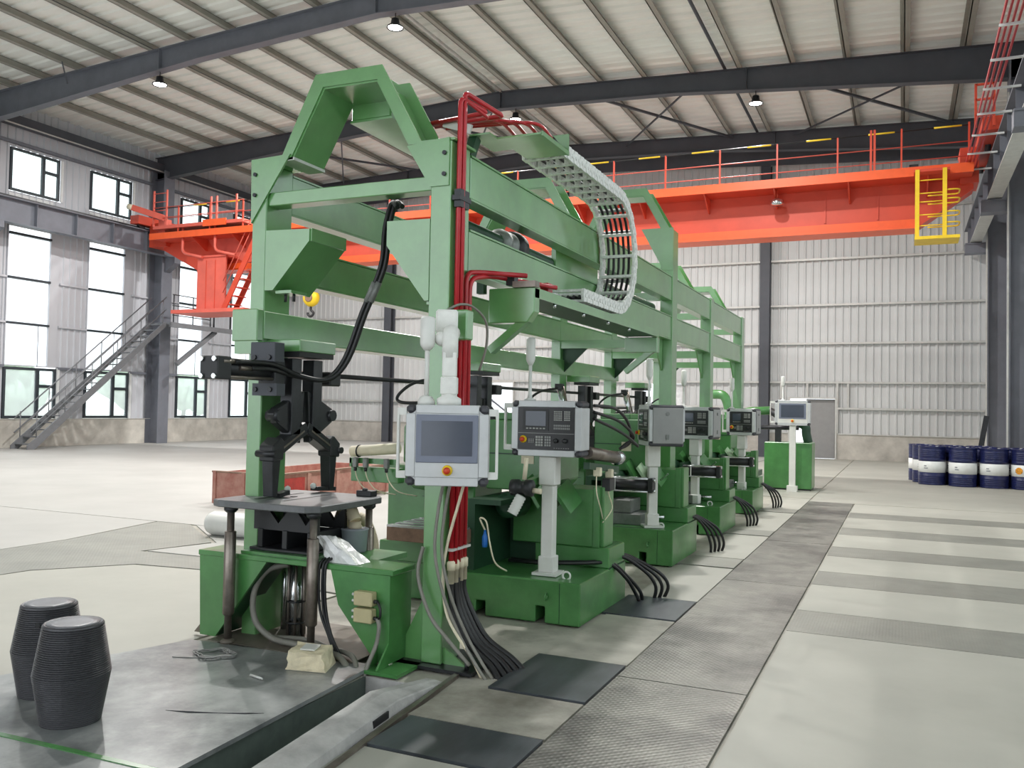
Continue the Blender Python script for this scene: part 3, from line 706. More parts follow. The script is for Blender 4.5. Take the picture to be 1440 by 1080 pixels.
# ------------------------------------------------------------------ cable chain
ch = thing('cable_chain', 'zinc grey cable drag chain looping down beside the upper beam', 'cable chain', (-2.35, 6.5, 2.4))
cx0, cx1, zt, zb = -2.5, -2.2, 3.40, 2.43
R_ = (zt-zb)/2
path = [(y, zt) for y in [5.68+i*.067 for i in range(21)]]
y_end = path[-1][0]
n_arc = 22
path += [(y_end+R_*math.sin(PI*i/n_arc), zb+R_+R_*math.cos(PI*i/n_arc)) for i in range(1, n_arc+1)]
path += [(y_end-.067*i, zb) for i in range(1, 14)]
lk = None; cbar = None; blk = None
for i, ((ya, za), (yb, zb_)) in enumerate(zip(path, path[1:])):
    d = Vector((0, yb-ya, zb_-za)); L_ = d.length; ang = math.atan2(d.z, d.y)
    M_ = Matrix.Rotation(ang, 4, 'X'); M_.translation = Vector((0, ya, za))-OFF[ch.name]
    for x in (cx0, cx1):
        if lk is None:
            b = MB().prism([(-.006, -.045), (.066, -.05), (.08, 0), (.066, .05), (-.006, .045), (-.014, 0)], 'X', -.011, .011).cyl((-.018, .034, 0), (.018, .034, 0), .017, 8)
            lk = part('side_link', b, CHAINW, ch, local=True); o = lk
        else: o = lk.copy(); C.objects.link(o)
        o.matrix_local = M_; o.location.x = x-OFF[ch.name].x+(.004 if i % 2 else 0)
    if i % 3 == 0:
        if cbar is None: cbar = part('crossbar', MB().box(cx0-OFF[ch.name].x, cx1-OFF[ch.name].x, .02, .045, -.05, -.03).box(cx0-OFF[ch.name].x, cx1-OFF[ch.name].x, .02, .045, .03, .05), CHAINW, ch, local=True); o = cbar
        else: o = cbar.copy(); C.objects.link(o)
        o.matrix_local = M_; o.location.x = 0
        if i < 22:
            for k in range(4):
                if blk is None: blk = part('separator', MB().box(-.016, .016, .0, .06, -.045, .045), CHAINW, ch, local=True); o = blk
                else: o = blk.copy(); C.objects.link(o)
                o.matrix_local = M_; o.location.x = cx0+.04+k*.07-OFF[ch.name].x
for k in range(5):
    x = cx0+.06+k*.047
    part('cable', MB().tube([(x, a, c) for a, c in path[::2]], .012, 6), RUBBER, ch)

# ------------------------------------------------------------------ grippers on the side rail
def gripper(yc, label, spread=.31):
    t = thing('clamping_gripper', label, 'gripper', (-3.78, yc, 1.96), 'hanging grippers')
    L_ = dict(local=True)
    part('mount_plate', MB().box(-.2, .12, -.2, .2, -.04, .04), GREEN, t, bevel=.005, **L_)
    part('flange_plate', MB().box(-.1, .11, -.19, .19, -.075, -.04), BLACKP, t, **L_)
    for y in (-.13, .1): part('guide_bar', MB().box(-.05, .05, y-.05, y+.05, -.6, -.085), BLACKS, t, bevel=.005, **L_)
    part('lock_block', MB().box(-.08, .08, .2, .33, -.26, -.16), BLACKP, t, bevel=.01, **L_)
    for s in (-1, 1):
        w_ = part('wing_plate', MB().prism([(s*.02, -.30), (s*.3, -.42), (s*.34, -.46), (s*.3, -.52), (s*.05, -.66)], 'X', -.03, .03), BLACKP, t, bevel=.006, **L_)
        part('pivot_pin', MB().cyl((-.05, s*.29, -.47), (.05, s*.29, -.47), .04, 12), BLACKS, w_, **L_)
        part('track_arm', MB().bar((0, s*.0, -.55), (0, s*spread, -.71), .1, .08), BLACKS, t, bevel=.006, **L_)
        part('track_slot', MB().bar((.052, s*.04, -.575), (.052, s*spread, -.71), .004, .012), RAW, t, **L_)
        k = part('clamp_head', MB().prism([(s*(spread-.06), -.64), (s*(spread-.02), -.61), (s*(spread+.06), -.67), (s*(spread+.055), -.77), (s*(spread-.05), -.76)], 'X', -.06, .06), BLACKP, t, bevel=.008, **L_)
        part('clamp_bolt', MB().cyl((-.08, s*(spread+.05), -.72), (.08, s*(spread+.05), -.72), .024, 8), BLACKS, k, **L_)
        q = s*spread
        part('jaw', MB().hexa([(-.04, q-.03, -1.0), (.04, q-.03, -1.0), (.04, q+.02, -1.0), (-.04, q+.02, -1.0), (-.045, q-.045, -.74), (.045, q-.045, -.74), (.045, q+.04, -.74), (-.045, q+.04, -.74)]), BLACKS, t, bevel=.004, **L_)
        tip = part('jaw_tip', MB().bar((0, s*spread+.06, -1.0), (0, s*spread-.16*s, -.985), .06, .028), BLACKP, t, **L_)
        part('tip_ball', MB().ball((0, s*spread-.17*s, -.965), .022, 8, 6), PALE, tip, **L_)
    return t
gripper(4.88, 'black gripper with long jaws hanging over the front lifting table')
gripper(7.65, 'second black gripper, hanging behind the large white-framed touch panel')
gripper(10.75, 'third black gripper, hanging behind the first black-faced control panel', .26)
gripper(13.35, 'black gripper with wide spread arms behind the panel with a closed grey door', .3)
rod = tag(part('connecting_rod', MB().cyl((-3.84, 5.0, 1.78), (-3.84, 13.2, 1.78), .018, 10), BLACKP), 'thin black rod running level from the front gripper along the frame', 'rod')
# clamp cylinder pushing along the rail
cy = thing('hydraulic_cylinder', 'black hydraulic cylinder with square end block beside the left front post', 'cylinder', (-3.8, 4.4, 1.78))
part('barrel', MB().cyl((-3.8, 4.1, 1.78), (-3.8, 4.56, 1.78), .052, 16), BLACKP, cy)
e1 = part('end_block', MB().box(-3.87, -3.73, 4.0, 4.12, 1.71, 1.85), BLACKP, cy, bevel=.006)
for x in (-.05, .05):
    for z in (-.052, .052): part('bolt_head', MB().cyl((-3.8+x, 3.985, 1.78+z), (-3.8+x, 4.0, 1.78+z), .016, 8), CHROME, e1)
    for z in (-.052, .052): part('tie_rod', MB().cyl((-3.8+x, 4.1, 1.78+z), (-3.8+x, 4.56, 1.78+z), .01, 8), RAW, cy)
part('front_block', MB().box(-3.87, -3.73, 4.52, 4.62, 1.68, 1.86), BLACKP, cy, bevel=.006)
pk = part('hanger_plate', MB().box(-3.92, -3.72, 4.5, 4.6, 1.84, 1.97), STEELD, cy, bevel=.004)
for x in (-3.88, -3.76):
    part('hanger_bolt', MB().cyl((x, 4.485, 1.87), (x, 4.5, 1.87), .016, 8), BLACKS, pk); part('hanger_bolt', MB().cyl((x, 4.5, 1.66), (x, 4.515, 1.66), .016, 8), BLACKS, pk)
part('lower_plate', MB().box(-3.91, -3.71, 4.515, 4.6, 1.62, 1.7), STEELD, cy)
part('piston_rod', MB().cyl((-3.8, 4.62, 1.78), (-3.86, 5.15, 1.78), .018, 10), CHROME, cy)
hs = thing('hydraulic_hose', 'pair of black hoses drooping from the cross beam to the front cylinder', 'hose', (-3.6, 5.0, 1.8))
for k in (0, 1):
    q = .035*k
    pts = [(-3.0+q, 4.8, 2.86), (-3.08+q, 4.85, 2.9), (-3.16+q, 4.9, 2.75), (-3.22+q, 4.95, 2.5), (-3.36+q, 4.95, 2.2), (-3.48+q, 4.93, 1.88), (-3.58+q, 4.85, 1.74), (-3.7+q, 4.7, 1.755), (-3.74, 4.5, 1.79+q), (-3.74, 4.3-.15*k, 1.785+q)]
    h = part('hose', MB().tube(smooth_path(pts, 5), .017, 8), RUBBER, hs)
    part('crimp', MB().cyl((-3.74, 4.3-.15*k, 1.785+q), (-3.74, 4.2-.15*k, 1.785+q), .014, 8), RAW, h)
    part('coupling', MB().cyl((-3.262+q, 4.95, 2.4), (-3.325+q, 4.95, 2.27), .0215, 8), GREYM, h)

# ------------------------------------------------------------------ control panels
def keypad(name, x0, x1, z0, z1, nx, nz, m, t, y=-.009, fill=.62):
    dx, dz = (x1-x0)/nx, (z1-z0)/nz; b = MB()
    for i in range(nx):
        for j in range(nz):
            cx, cz = x0+dx*(i+.5), z0+dz*(j+.5)
            b.box(cx-dx*fill/2, cx+dx*fill/2, y-.005, y, cz-dz*fill/2, cz+dz*fill/2)
    return part(name, b, m, t, stuff=True, local=True)
def housing(t, W, H, D):
    """aluminium profile box: front at y=0, centred on x, bottom z=0"""
    k = dict(local=True); h = W/2; c = .055
    part('case', MB().box(-h+.03, h-.03, .012, D-.02, .03, H-.03), ALU, t, bevel=.004, **k)
    part('top_profile', MB().box(-h+c, h-c, -.004, D, H-.05, H), ALU, t, bevel=.004, **k)
    part('bottom_profile', MB().box(-h+c, h-c, -.004, D, 0, .05), ALU, t, bevel=.004, **k)
    for s in (-1, 1):
        part('side_profile', MB().box(min(s*h, s*(h-c)), max(s*h, s*(h-c)), -.004, D, .05, H-.05), ALU, t, bevel=.004, **k)
        for z in (0, H-.05): part('corner_cap', MB().box(min(s*h, s*(h-c)), max(s*h, s*(h-c)), 0, D-.005, z, z+.05), CAP, t, bevel=.016, **k)
def estop(t, x, z, s=1.0):
    a = part('estop_collar', MB().lathe([(.004, -.022), (.027*s, -.02), (.03*s, -.012), (.03*s, -.002)], (x, 0, z), 18, 'Y'), EYEL, t, local=True)
    part('emergency_button', MB().lathe([(.004, -.05), (.017*s, -.048), (.02*s, -.04), (.02*s, -.03), (.012*s, -.028), (.012*s, -.02)], (x, 0, z), 16, 'Y'), EORED, a, local=True)
def cnc(t, W, H, lx=0):
    """black machine-control face: screen over a keyboard row"""
    k = dict(local=True); h = W/2-.055
    part('control_face', MB().box(-h, h, -.006, .012, .05, H-.05), KEYB, t, **k)
    part('face_seam', MB().box(-h, h, -.008, -.006, .05+(H-.1)*.38, .05+(H-.1)*.38+.004), GREYP, t, **k)
    z0 = .05+(H-.1)*.45
    b = part('screen_bezel', MB().box(-h*.82, -h*.82+h*.92, -.010, -.006, z0, H-.065), BLACKP, t, **k)
    part('screen', MB().box(-h*.72, -h*.72+h*.72, -.012, -.010, z0+.035, H-.08), SCREEN, b, **k)
    keypad('soft_keys', -h*.72, 0, z0+.008, z0+.024, 6, 1, KEYS, t)
    keypad('key_grid', h*.28, h*.58, z0+.075, H-.075, 5, 5, KEYS, t, fill=.7)
    keypad('key_grid', h*.64, h*.86, z0+.075, H-.075, 4, 5, KEYS, t, fill=.7)
    keypad('key_grid', h*.28, h*.86, z0+.008, z0+.05, 9, 2, GREYP, t, fill=.7)
    keypad('mode_keys', -h*.36, -h*.08, .075, .05+(H-.1)*.33, 3, 4, KEYS, t, fill=.75)
    keypad('mode_keys', -h*.04, h*.2, .075, .05+(H-.1)*.33, 3, 4, GREYP, t, fill=.75)
    keypad('mode_keys', -h*.62, -h*.4, .1, .05+(H-.1)*.26, 3, 3, GREYP, t, fill=.6)
    keypad('legend_marks', h*.28, h*.85, .06, .07, 7, 1, GREYP, t, fill=.5)
    for x in (h*.36, h*.68): part('rotary_dial', MB().lathe([(.004, -.03), (.016, -.03), (.018, -.008)], (x, 0, .05+(H-.1)*.22), 14, 'Y'), BLACKP, t, **k)
    estop(t, -h*.8, .05+(H-.1)*.24, .95)
def side_handle(t, s, W, H, out=.075):
    h = W/2; y = .02; k = dict(local=True)
    hd = part('grip_handle', MB().box(min(s*(h+out-.016), s*(h+out)), max(s*(h+out-.016), s*(h+out)), y, y+.03, .04, H-.02), PALE, t, bevel=.004, **k)
    for z in (.04, H-.06): part('handle_end', MB().box(min(s*h, s*(h+out-.01)), max(s*h, s*(h+out-.01)), y, y+.03, z, z+.04), PALE, hd, **k)
def beacon(t, x, y, z, tall=.3):
    """white signal light on its thin stem"""
    k = dict(local=True)
    s_ = part('beacon_stem', MB().lathe([(.045, 0), (.045, .012), (.02, .02), (.014, .06), (.013, tall)], (x, y, z), 12), PALE, t, **k)
    part('beacon_lens', MB().lathe([(.014, tall-.03), (.03, tall), (.036, tall+.02), (.036, tall+.17), (.03, tall+.185), (.004, tall+.19)], (x, y, z), 16), PALE, s_, **k)
def pedestal(t, z, y=.12, r=.047, cable=True):
    """square column below the panel, standing on a flanged foot"""
    k = dict(local=True)
    part('column', MB().box(-r, r, y-r, y+r, .09, z-.22), PALE, t, bevel=.006, **k)
    part('column_collar', MB().box(-r-.02, r+.02, y-r-.02, y+r+.02, z-.22, z), PALE, t, bevel=.008, **k)
    part('foot', MB().box(-r-.014, r+.014, y-r-.014, y+r+.014, .02, .14), PALE, t, bevel=.006, **k)
    part('foot_flange', MB().box(-r-.05, r+.05, y-r-.05, y+r+.05, 0, .02), PALE, t, **k)
# large touch panel hung from the front post
hp = thing('control_panel', 'large white-framed touch panel with plain blue-grey screen, hung from the front post', 'control panel', (-2.33, 4.30, 1.125), rz=math.radians(23))
W_, H_ = .465, .455
housing(hp, W_, H_, .16)
part('front_plate', MB().box(-W_/2+.055, W_/2-.055, -.004, .012, .05, H_-.05), ALU, hp, local=True)
bz = part('screen_bezel', MB().box(-W_/2+.058, W_/2-.058, -.012, -.004, .13, H_-.055), BEZEL, hp, bevel=.004, local=True)
part('screen', MB().box(-W_/2+.09, W_/2-.09, -.015, -.012, .17, H_-.09), SCREEN, bz, local=True)
estop(hp, .005, .088)
for s in (-1, 1): side_handle(hp, s, W_, H_, .055)
part('lamp_base', MB().lathe([(.05, 0), (.05, .02), (.035, .045), (.02, .05)], (-.13, .07, H_), 14), PALE, hp, local=True)
part('lamp_stem', MB().lathe([(.014, .04), (.014, .33)], (-.13, .07, H_), 10), PALE, hp, local=True)
part('lamp_lens', MB().lathe([(.02, .31), (.04, .335), (.043, .35), (.043, .49), (.036, .5), (.005, .505)], (-.13, .07, H_), 16), PALE, hp, local=True)
arm = part('support_arm', MB().lathe([(.07, 0), (.07, .035), (.045, .05), (.045, .1)], (.0, .07, H_), 16), WHITEH, hp, local=True)
part('arm_sleeve', MB().box(-.047, .047, .023, .117, H_+.06, H_+.16), WHITEH, arm, bevel=.006, local=True)
part('arm_tube', MB().box(-.04, .04, .03, .11, H_+.16, H_+.3), WHITEH, arm, bevel=.006, local=True)
part('elbow', MB().tube(bend([(.0, .07, H_+.27), (.0, .07, H_+.42), (-.0, .2, H_+.42)], .06), .046, 14), WHITEH, arm, local=True)
part('wall_bracket', MB().box(-.10, .03, .19, .215, H_+.42, H_+.56), WHITEH, arm, bevel=.012, local=True)
part('swivel_knuckle', MB().ball((-.05, .1, H_+.38), .045, 12, 8), WHITEH, arm, local=True)
mb = part('mount_box', MB().box(-2.50, -2.36, 4.57, 4.66, 1.97, 2.15), GREEN, ga, bevel=.008)
part('conduit_loop', MB().tube(smooth_path([(-2.5, 4.58, 2.15), (-2.44, 4.64, 2.19), (-2.4, 4.74, 2.18), (-2.37, 4.85, 2.1), (-2.38, 4.88, 1.95), (-2.42, 4.87, 1.8)], 5), .008, 6), CANVAS, mb)
def station(x, y, zbase, rz, label, W=.56, H=.42, face='cnc', zp=1.21, D=.2, handle=True, door=False):
    t = thing('control_panel', label, 'control panel', (x, y, zbase), 'control panels on white columns', rz=math.radians(rz))
    n0 = len(C.objects); hz = zp-zbase
    housing(t, W, H, D); cnc(t, W, H)
    if handle: side_handle(t, -1, W, H)
    if door:
        dr = part('service_door', MB().box(-W/2-.004, -W/2+.0, .02, D-.015, .01, H-.01), GREYP, t, local=True)
    beacon(t, -.17, .09, H)
    lift = [o for o in t.children]
    for o in lift:
        for v in o.data.vertices: v.co.z += hz
        for q in o.children:
            for v in q.data.vertices: v.co.z += hz
    pedestal(t, hz, y=.1)
    return t
st1 = station(-2.45, 6.08, .315, 2, 'black-faced control panel with orange stop button, nearest on a white column')
st2 = station(-2.46, 8.82, .365, -62, 'control panel turned edge-on with its wide grey side door facing us', D=.36)
st3 = station(-2.5, 11.36, .34, -6, 'black-faced control panel third along the row, dark key grid', W=.5, H=.42, D=.36)
st4 = station(-2.33, 13.98, .33, -6, 'small distant control panel, fourth along the row of machines', W=.46, H=.42, D=.3)
for t, D in ((st2, .36), (st3, .36), (st4, .3)):
    W = {st2: .56, st3: .5, st4: .46}[t]; hz = 1.21-OFF[t.name].z
    dr = part('service_door', MB().box(W/2, W/2+.012, .03, D-.02, hz+.03, hz+.39), GREYP, t, bevel=.004, local=True)
    part('door_lock', MB().cyl((W/2+.012, D*.5, hz+.33), (W/2+.02, D*.5, hz+.33), .02, 12), GREYM, dr, local=True)
    part('door_pull', MB().box(W/2+.012, W/2+.02, D*.5-.015, D*.5+.015, hz+.07, hz+.12), GREYM, dr, local=True)
# ------------------------------------------------------------------ front lifting table and its bench
lt = thing('lifting_table', 'dark steel lifting table with two slots, on four telescopic legs', 'table', (-3.65, 4.75, 0))
tp = part('table_top', MB().prism([(-4.07, 4.36), (-4.0, 4.325), (-3.33, 4.33), (-3.25, 4.40), (-3.25, 5.08), (-3.31, 5.15), (-4.02, 5.15), (-4.08, 5.08)], 'Z', .9, .945), TABLE, lt, bevel=.006)
for x in (-3.84, -3.62): part('slot', MB().box(x-.014, x+.014, 4.5, 4.98, .9455, .947), BLACKP, tp)
part('locating_pin', MB().box(-3.74, -3.71, 4.72, 4.76, .9455, .949), BLACKP, tp)
part('stop_block', MB().box(-3.42, -3.3, 5.02, 5.1, .945, .985).cyl((-3.36, 5.04, .98), (-3.36, 5.04, 1.0), .02, 8), BLACKP, tp, bevel=.004)
for x, y in ((-3.965, 4.41), (-3.325, 4.43), (-3.965, 5.06), (-3.33, 5.05)):
    l = part('leg', MB().cyl((x, y, .024), (x, y, .9), .024, 14), RAW, lt)
    part('sleeve', MB().lathe([(.03, .2), (.037, .21), (.037, .735), (.03, .74)], (x, y, 0), 18), RAW, l)
    part('foot_collar', MB().lathe([(.045, .02), (.045, .035), (.03, .05)], (x, y, 0), 14), RUSTY, l)
    part('head_collar', MB().lathe([(.03, .86), (.045, .875), (.045, .9)], (x, y, 0), 14), BLACKS, l)
vb = part('v_block_base', MB().box(-3.93, -3.42, 4.55, 4.95, .605, .625), BLACKP, lt, bevel=.004)
for y in (4.58, 4.88):
    part('v_plate', MB().prism([(-3.92, .87), (-3.8, .87), (-3.72, .785), (-3.645, .87), (-3.57, .87), (-3.5, .785), (-3.43, .87), (-3.41, .87), (-3.41, .74), (-3.92, .74)], 'Y', y, y+.03), BLACKP, lt)
for x in (-3.86, -3.66, -3.46): part('upright', MB().box(x-.02, x+.02, 4.57, 4.92, .625, .745), BLACKP, lt, bevel=.003)
part('back_plate', MB().box(-3.84, -3.45, 4.85, 4.87, .625, .74), RUBBER, lt)
lc = part('lift_cylinder', MB().cyl((-3.68, 4.74, .02), (-3.68, 4.74, .53), .05, 18), CHROME, lt)
for a in range(6):
    an = a*PI/3; part('tie_rod', MB().cyl((-3.68+.058*math.cos(an), 4.74+.058*math.sin(an), .03), (-3.68+.058*math.cos(an), 4.74+.058*math.sin(an), .53), .01, 6), RAW, lc)
for z in (.12, .26): part('hose_strap', MB().torus((-3.68, 4.74, z), .062, .008, 'Z', 16, 6), RUBBER, lc)
part('guide_rod', MB().cyl((-3.87, 4.85, .02), (-3.87, 4.85, .55), .022, 12), CHROME, lt); part('guide_rod', MB().cyl((-3.84, 4.9, .02), (-3.84, 4.9, .55), .03, 12), BLACKS, lt)
part('valve_block', MB().box(-3.82, -3.76, 4.86, 4.94, .08, .2), DGREEN, lt); part('sensor_arm', MB().bar((-3.82, 4.83, .26), (-3.72, 4.78, .25), .02, .02), RAW, lt)

be = thing('support_bench', 'green welded bench with beige junction boxes under the lifting table', 'bench', (-3.4, 4.55, 0))
part('base_plate', MB().box(-4.12, -3.0, 4.4, 5.12, .0225, .026), RUSTY, be)
FY = 4.475
lp = part('leg_plate', MB().prism([(-4.28, .55), (-3.72, .55), (-4.13, .026), (-4.26, .026)], 'Y', FY, FY+.02), MGREEN, be)
part('leg_flange', MB().prism([(-3.72, .55), (-4.13, .026), (-4.145, .026), (-3.74, .55)], 'Y', FY+.02, FY+.25), DGREEN, lp)  # darker green paints in the shade on this down-facing flange
part('leg_side', MB().prism([(FY+.02, .026), (FY+.25, .026), (FY+.25, .55), (FY+.02, .55)], 'X', -4.28, -4.265), MGREEN, lp)
part('foot_rib', MB().prism([(-4.27, .02), (-4.36, .02), (-4.27, .12)], 'Y', FY+.05, FY+.07), RUSTY, lp)
part('bench_top', MB().box(-4.29, -2.77, FY-.006, FY+.26, .55, .585), MGREEN, be, bevel=.005); part('bench_top', MB().box(-3.95, -3.05, FY+.26, 5.1, .55, .584), MGREEN, be)
part('bench_step', MB().box(-3.95, -3.38, FY+.02, 5.08, .586, .604), MGREEN, be)
rp = part('leg_plate', MB().prism([(-3.22, .55), (-2.79, .55), (-2.79, .026), (-2.88, .026), (-3.16, .34)], 'Y', FY, FY+.02), MGREEN, be)
part('leg_side', MB().box(-2.805, -2.79, FY+.02, FY+.25, .026, .55), MGREEN, rp)
part('leg_side', MB().prism([(-3.22, .55), (-3.205, .55), (-3.145, .34), (-2.87, .026), (-2.88, .026), (-3.16, .34)], 'Y', FY+.02, FY+.25), MGREEN, rp)
part('foot_plate', MB().box(-2.92, -2.64, 4.33, 4.62, .0, .02), MGREEN, rp)
for x in (-2.88, -2.8): part('foot_rib', MB().prism([(FY, .02), (4.35, .02), (FY, .15)], 'X', x, x+.012), MGREEN, rp)
for z in (.365, .265):
    j = part('junction_box', MB().box(-3.01, -2.88, FY-.06, FY, z, z+.085), BEIGE, be, bevel=.006, label='beige plastic junction box')
    for q in (.022, .06): part('cable_gland', MB().cyl((-3.035, FY-.03, z+q), (-3.01, FY-.03, z+q), .009, 8), PALE, j)
    part('side_gland', MB().cyl((-2.88, FY-.03, z+.03), (-2.855, FY-.03, z+.03), .012, 8), BLACKP, j)
part('conduit', MB().tube(smooth_path([(-2.855, FY-.03, .295), (-2.835, FY-.04, .25), (-2.84, FY-.06, .15), (-2.86, 4.36, .04), (-2.87, 4.3, -.1)], 5), .013, 8), CANVAS, be)
part('side_gland_lead', MB().tube(smooth_path([(-2.855, FY-.03, .395), (-2.83, FY-.04, .36), (-2.83, FY-.04, .31), (-2.855, FY-.03, .295)], 4), .008, 6), RUBBER, be)
hb = thing('conduit_hose', 'grey conduit looping from the lift cylinder down to the floor pit', 'hose', (-3.7, 4.5, 0))
part('hose', MB().tube(smooth_path([(-3.66, 4.62, .52), (-3.78, 4.56, .48), (-3.86, 4.53, .34), (-3.84, 4.52, .16), (-3.70, 4.52, .06), (-3.5, 4.5, .05), (-3.25, 4.46, .045), (-3.05, 4.38, .04), (-2.9, 4.3, -.1)], 6), .02, 8), CANVAS, hb)
part('hose', MB().tube(smooth_path([(-3.75, 4.6, .04), (-3.5, 4.62, .05), (-3.3, 4.57, .04), (-3.0, 4.42, .05), (-2.88, 4.28, -.08)], 6), .016, 8), CANVAS, hb)
lw = thing('black_leads', 'black leads dropping from the bench top beside the junction boxes', 'cable', (-3.2, 4.4, 0))
for q in (0, .02, .045):
    part('lead', MB().tube(smooth_path([(-3.22-q, 4.65, .6), (-3.24-q, 4.48, .605), (-3.245-q, 4.45, .5), (-3.23-q, 4.45, .3), (-3.18-q*.5, 4.445, .15), (-3.1-q, 4.44, .03)], 5), .009, 6), RUBBER, lw)
# things resting on the bench
bk = thing('bucket', 'round grey plastic bucket on the green bench', 'bucket', (-3.36, 4.93, .586))
part('body', MB().lathe([(.075, 0), (.08, .005), (.09, .145), (.095, .15), (.09, .155), (.03, .155)], seg=24), BUCK, bk, local=True)
part('neck', MB().lathe([(.045, .155), (.048, .17), (.04, .18), (.042, .2)], seg=18), RIBH, bk, local=True)
def ribbed(pts, r, pitch=.012, seg=14):
    P = smooth_path(pts, 10); L_ = [0]
    for a, b_ in zip(P, P[1:]): L_.append(L_[-1]+(b_-a).length)
    n = int(L_[-1]/pitch*2); Q = []; j = 0
    for i in range(n+1):
        s_ = L_[-1]*i/n
        while j < len(P)-2 and L_[j+1] < s_: j += 1
        Q.append(P[j].lerp(P[j+1], (s_-L_[j])/max(1e-9, L_[j+1]-L_[j])))
    return MB().tube(Q, r, seg, radii=[r*(1 if i % 2 else .86) for i in range(n+1)])
tag(part('ribbed_hose', ribbed([(-3.36, 4.93, .79), (-3.42, 4.95, .87), (-3.52, 5.03, .84), (-3.58, 5.06, .76), (-3.6, 5.0, .66)], .045), RIBH), 'beige ribbed flexible hose curving out of the grey bucket', 'hose')
tag(part('ribbed_hose', ribbed([(-3.72, 5.3, .58), (-3.66, 5.33, .72), (-3.58, 5.36, .73), (-3.52, 5.38, .6), (-3.5, 5.38, .45)], .048), RIBH), 'paler ribbed hose hanging behind the grey bucket', 'hose')
bgm = MB(); rnd = random.Random(3)
bgm.hexa([(-3.27, 4.5, .587), (-3.05, 4.5, .587), (-3.04, 4.64, .587), (-3.25, 4.65, .587), (-3.38, 4.52, .735), (-3.26, 4.5, .745), (-3.24, 4.6, .73), (-3.36, 4.62, .725)])
bmesh.ops.subdivide_edges(bgm.bm, edges=bgm.bm.edges[:], cuts=3, use_grid_fill=True)
for v in bgm.bm.verts:
    if v.co.z > .6: v.co += Vector((rnd.uniform(-.012, .012), rnd.uniform(-.012, .012), rnd.uniform(-.01, .01)))
tag(part('plastic_bag', bgm, BAG), 'crumpled clear plastic bag leaning on the green bench corner', 'bag')

# on the deck: barrels, wire, pen, parcel
def barrel(x, y, label, holes):
    prof = [(.004, 0), (.136, 0)]; n = 46; H_ = .47
    for i in range(n+1):
        t = i/n; r = .138+.038*(1-abs(2*t-1)); z = .004+t*(H_-.02)
        prof += [(r-.005, z-.0008), (r, z+.002), (r, z+.0055)]
    prof += [(.136, H_-.006), (.130, H_), (.118, H_-.003), (.004, H_-.003)]
    t = thing('threaded_barrel', label, 'barrel', (x, y, .0225), 'ribbed graphite barrels on the deck')
    part('body', MB().lathe(prof, seg=40, smooth=False), GRAPH, t, local=True)
    part('end_face', MB().lathe([(.004, H_-.004), (.119, H_-.004), (.119, H_+.0005), (.08, H_+.001), (.004, H_+.001)], seg=40), GRAPHT, t, local=True)
    for a, z in holes:
        r = .14+.036*(1-abs(2*z/H_-1)**1.15)
        part('pin_hole', MB().cyl(((r-.012)*math.cos(a), (r-.012)*math.sin(a), z), ((r+.002)*math.cos(a), (r+.002)*math.sin(a), z), .013, 12), RUBBER, t, local=True)
    return t
barrel(-3.66, 3.005, 'ribbed dark grey graphite barrel standing in front of the other', [])
barrel(-4.12, 3.23, 'ribbed graphite barrel with two round holes, partly hidden behind the other', [(-1.0, .385), (-1.0, .075)])
pts = []
for i in range(90):
    a = i*.42; q = .085+.018*math.sin(i*1.7)+.01*math.sin(i*.6)
    pts.append((-3.83+q*1.35*math.cos(a), 4.15+q*math.sin(a), .028+.006*(1+math.sin(i*.9))))
pts += [(-3.95, 4.03, .026), (-4.02, 4.0, .026)]
tag(part('wire_coil', MB().tube(smooth_path(pts, 3), .0035, 5), WIRE), 'loose coil of thin grey wire lying on the steel deck', 'wire')
tag(part('marker_pen', MB().cyl((-3.36, 3.93, .03), (-3.27, 3.91, .03), .007, 8).cyl((-3.27, 3.91, .03), (-3.255, 3.907, .03), .005, 8), PALE), 'small white pen lying on the steel deck', 'pen')
pm = MB().hexa([(-3.27, 4.12, .024), (-3.02, 4.17, .024), (-3.09, 4.37, .024), (-3.34, 4.32, .024), (-3.26, 4.14, .125), (-3.06, 4.18, .12), (-3.11, 4.36, .125), (-3.33, 4.31, .13)])
bmesh.ops.subdivide_edges(pm.bm, edges=pm.bm.edges[:], cuts=4, use_grid_fill=True)
for v in pm.bm.verts:
    if v.co.z > .03: v.co += Vector((rnd.uniform(-.007, .007), rnd.uniform(-.007, .007), rnd.uniform(-.006, .006)))
pp = thing('paper_parcel', 'torn cream paper parcel on the edge of the steel deck', 'parcel', (-3.18, 4.25, .024))
part('wrapping', pm, PAPER, pp)
part('label_patch', MB().hexa([(-3.22, 4.19, .126), (-3.13, 4.21, .126), (-3.16, 4.31, .128), (-3.25, 4.29, .13), (-3.22, 4.19, .134), (-3.13, 4.21, .134), (-3.16, 4.31, .136), (-3.25, 4.29, .138)]), PALE, pp, label='white label patch')

# hose bundle at the front post
hbm = thing('hose_bundle', 'thick bundle of black hoses running from the red pipes into the floor', 'hose bundle', (-2.3, 4.8, 0))
for i, y in enumerate((4.68, 4.735, 4.765, 4.8, 4.85)):
    e = .028*i
    part('hose', MB().tube(smooth_path([(-2.49, y, .52), (-2.488, y, .44), (-2.46+.006*i, y, .32), (-2.36+.01*i, y-.01, .16), (-2.22+e*.6, 4.68+e*1.6, .05), (-2.13+e*.7, 4.64+e*1.9, -.03)], 6), .0195, 10), RUBBER, hbm)
for q in (0, .03):
    part('conduit', MB().tube(smooth_path([(-2.5+q, 4.6+q, 1.15), (-2.52+q, 4.56+q, .95), (-2.53+q, 4.55+q, .7), (-2.47+q, 4.56+q, .45), (-2.38+q, 4.6+q, .22), (-2.26+q, 4.58+q, .07), (-2.2+q, 4.6+q, -.02)], 6), .010, 7), CANVAS, hbm)
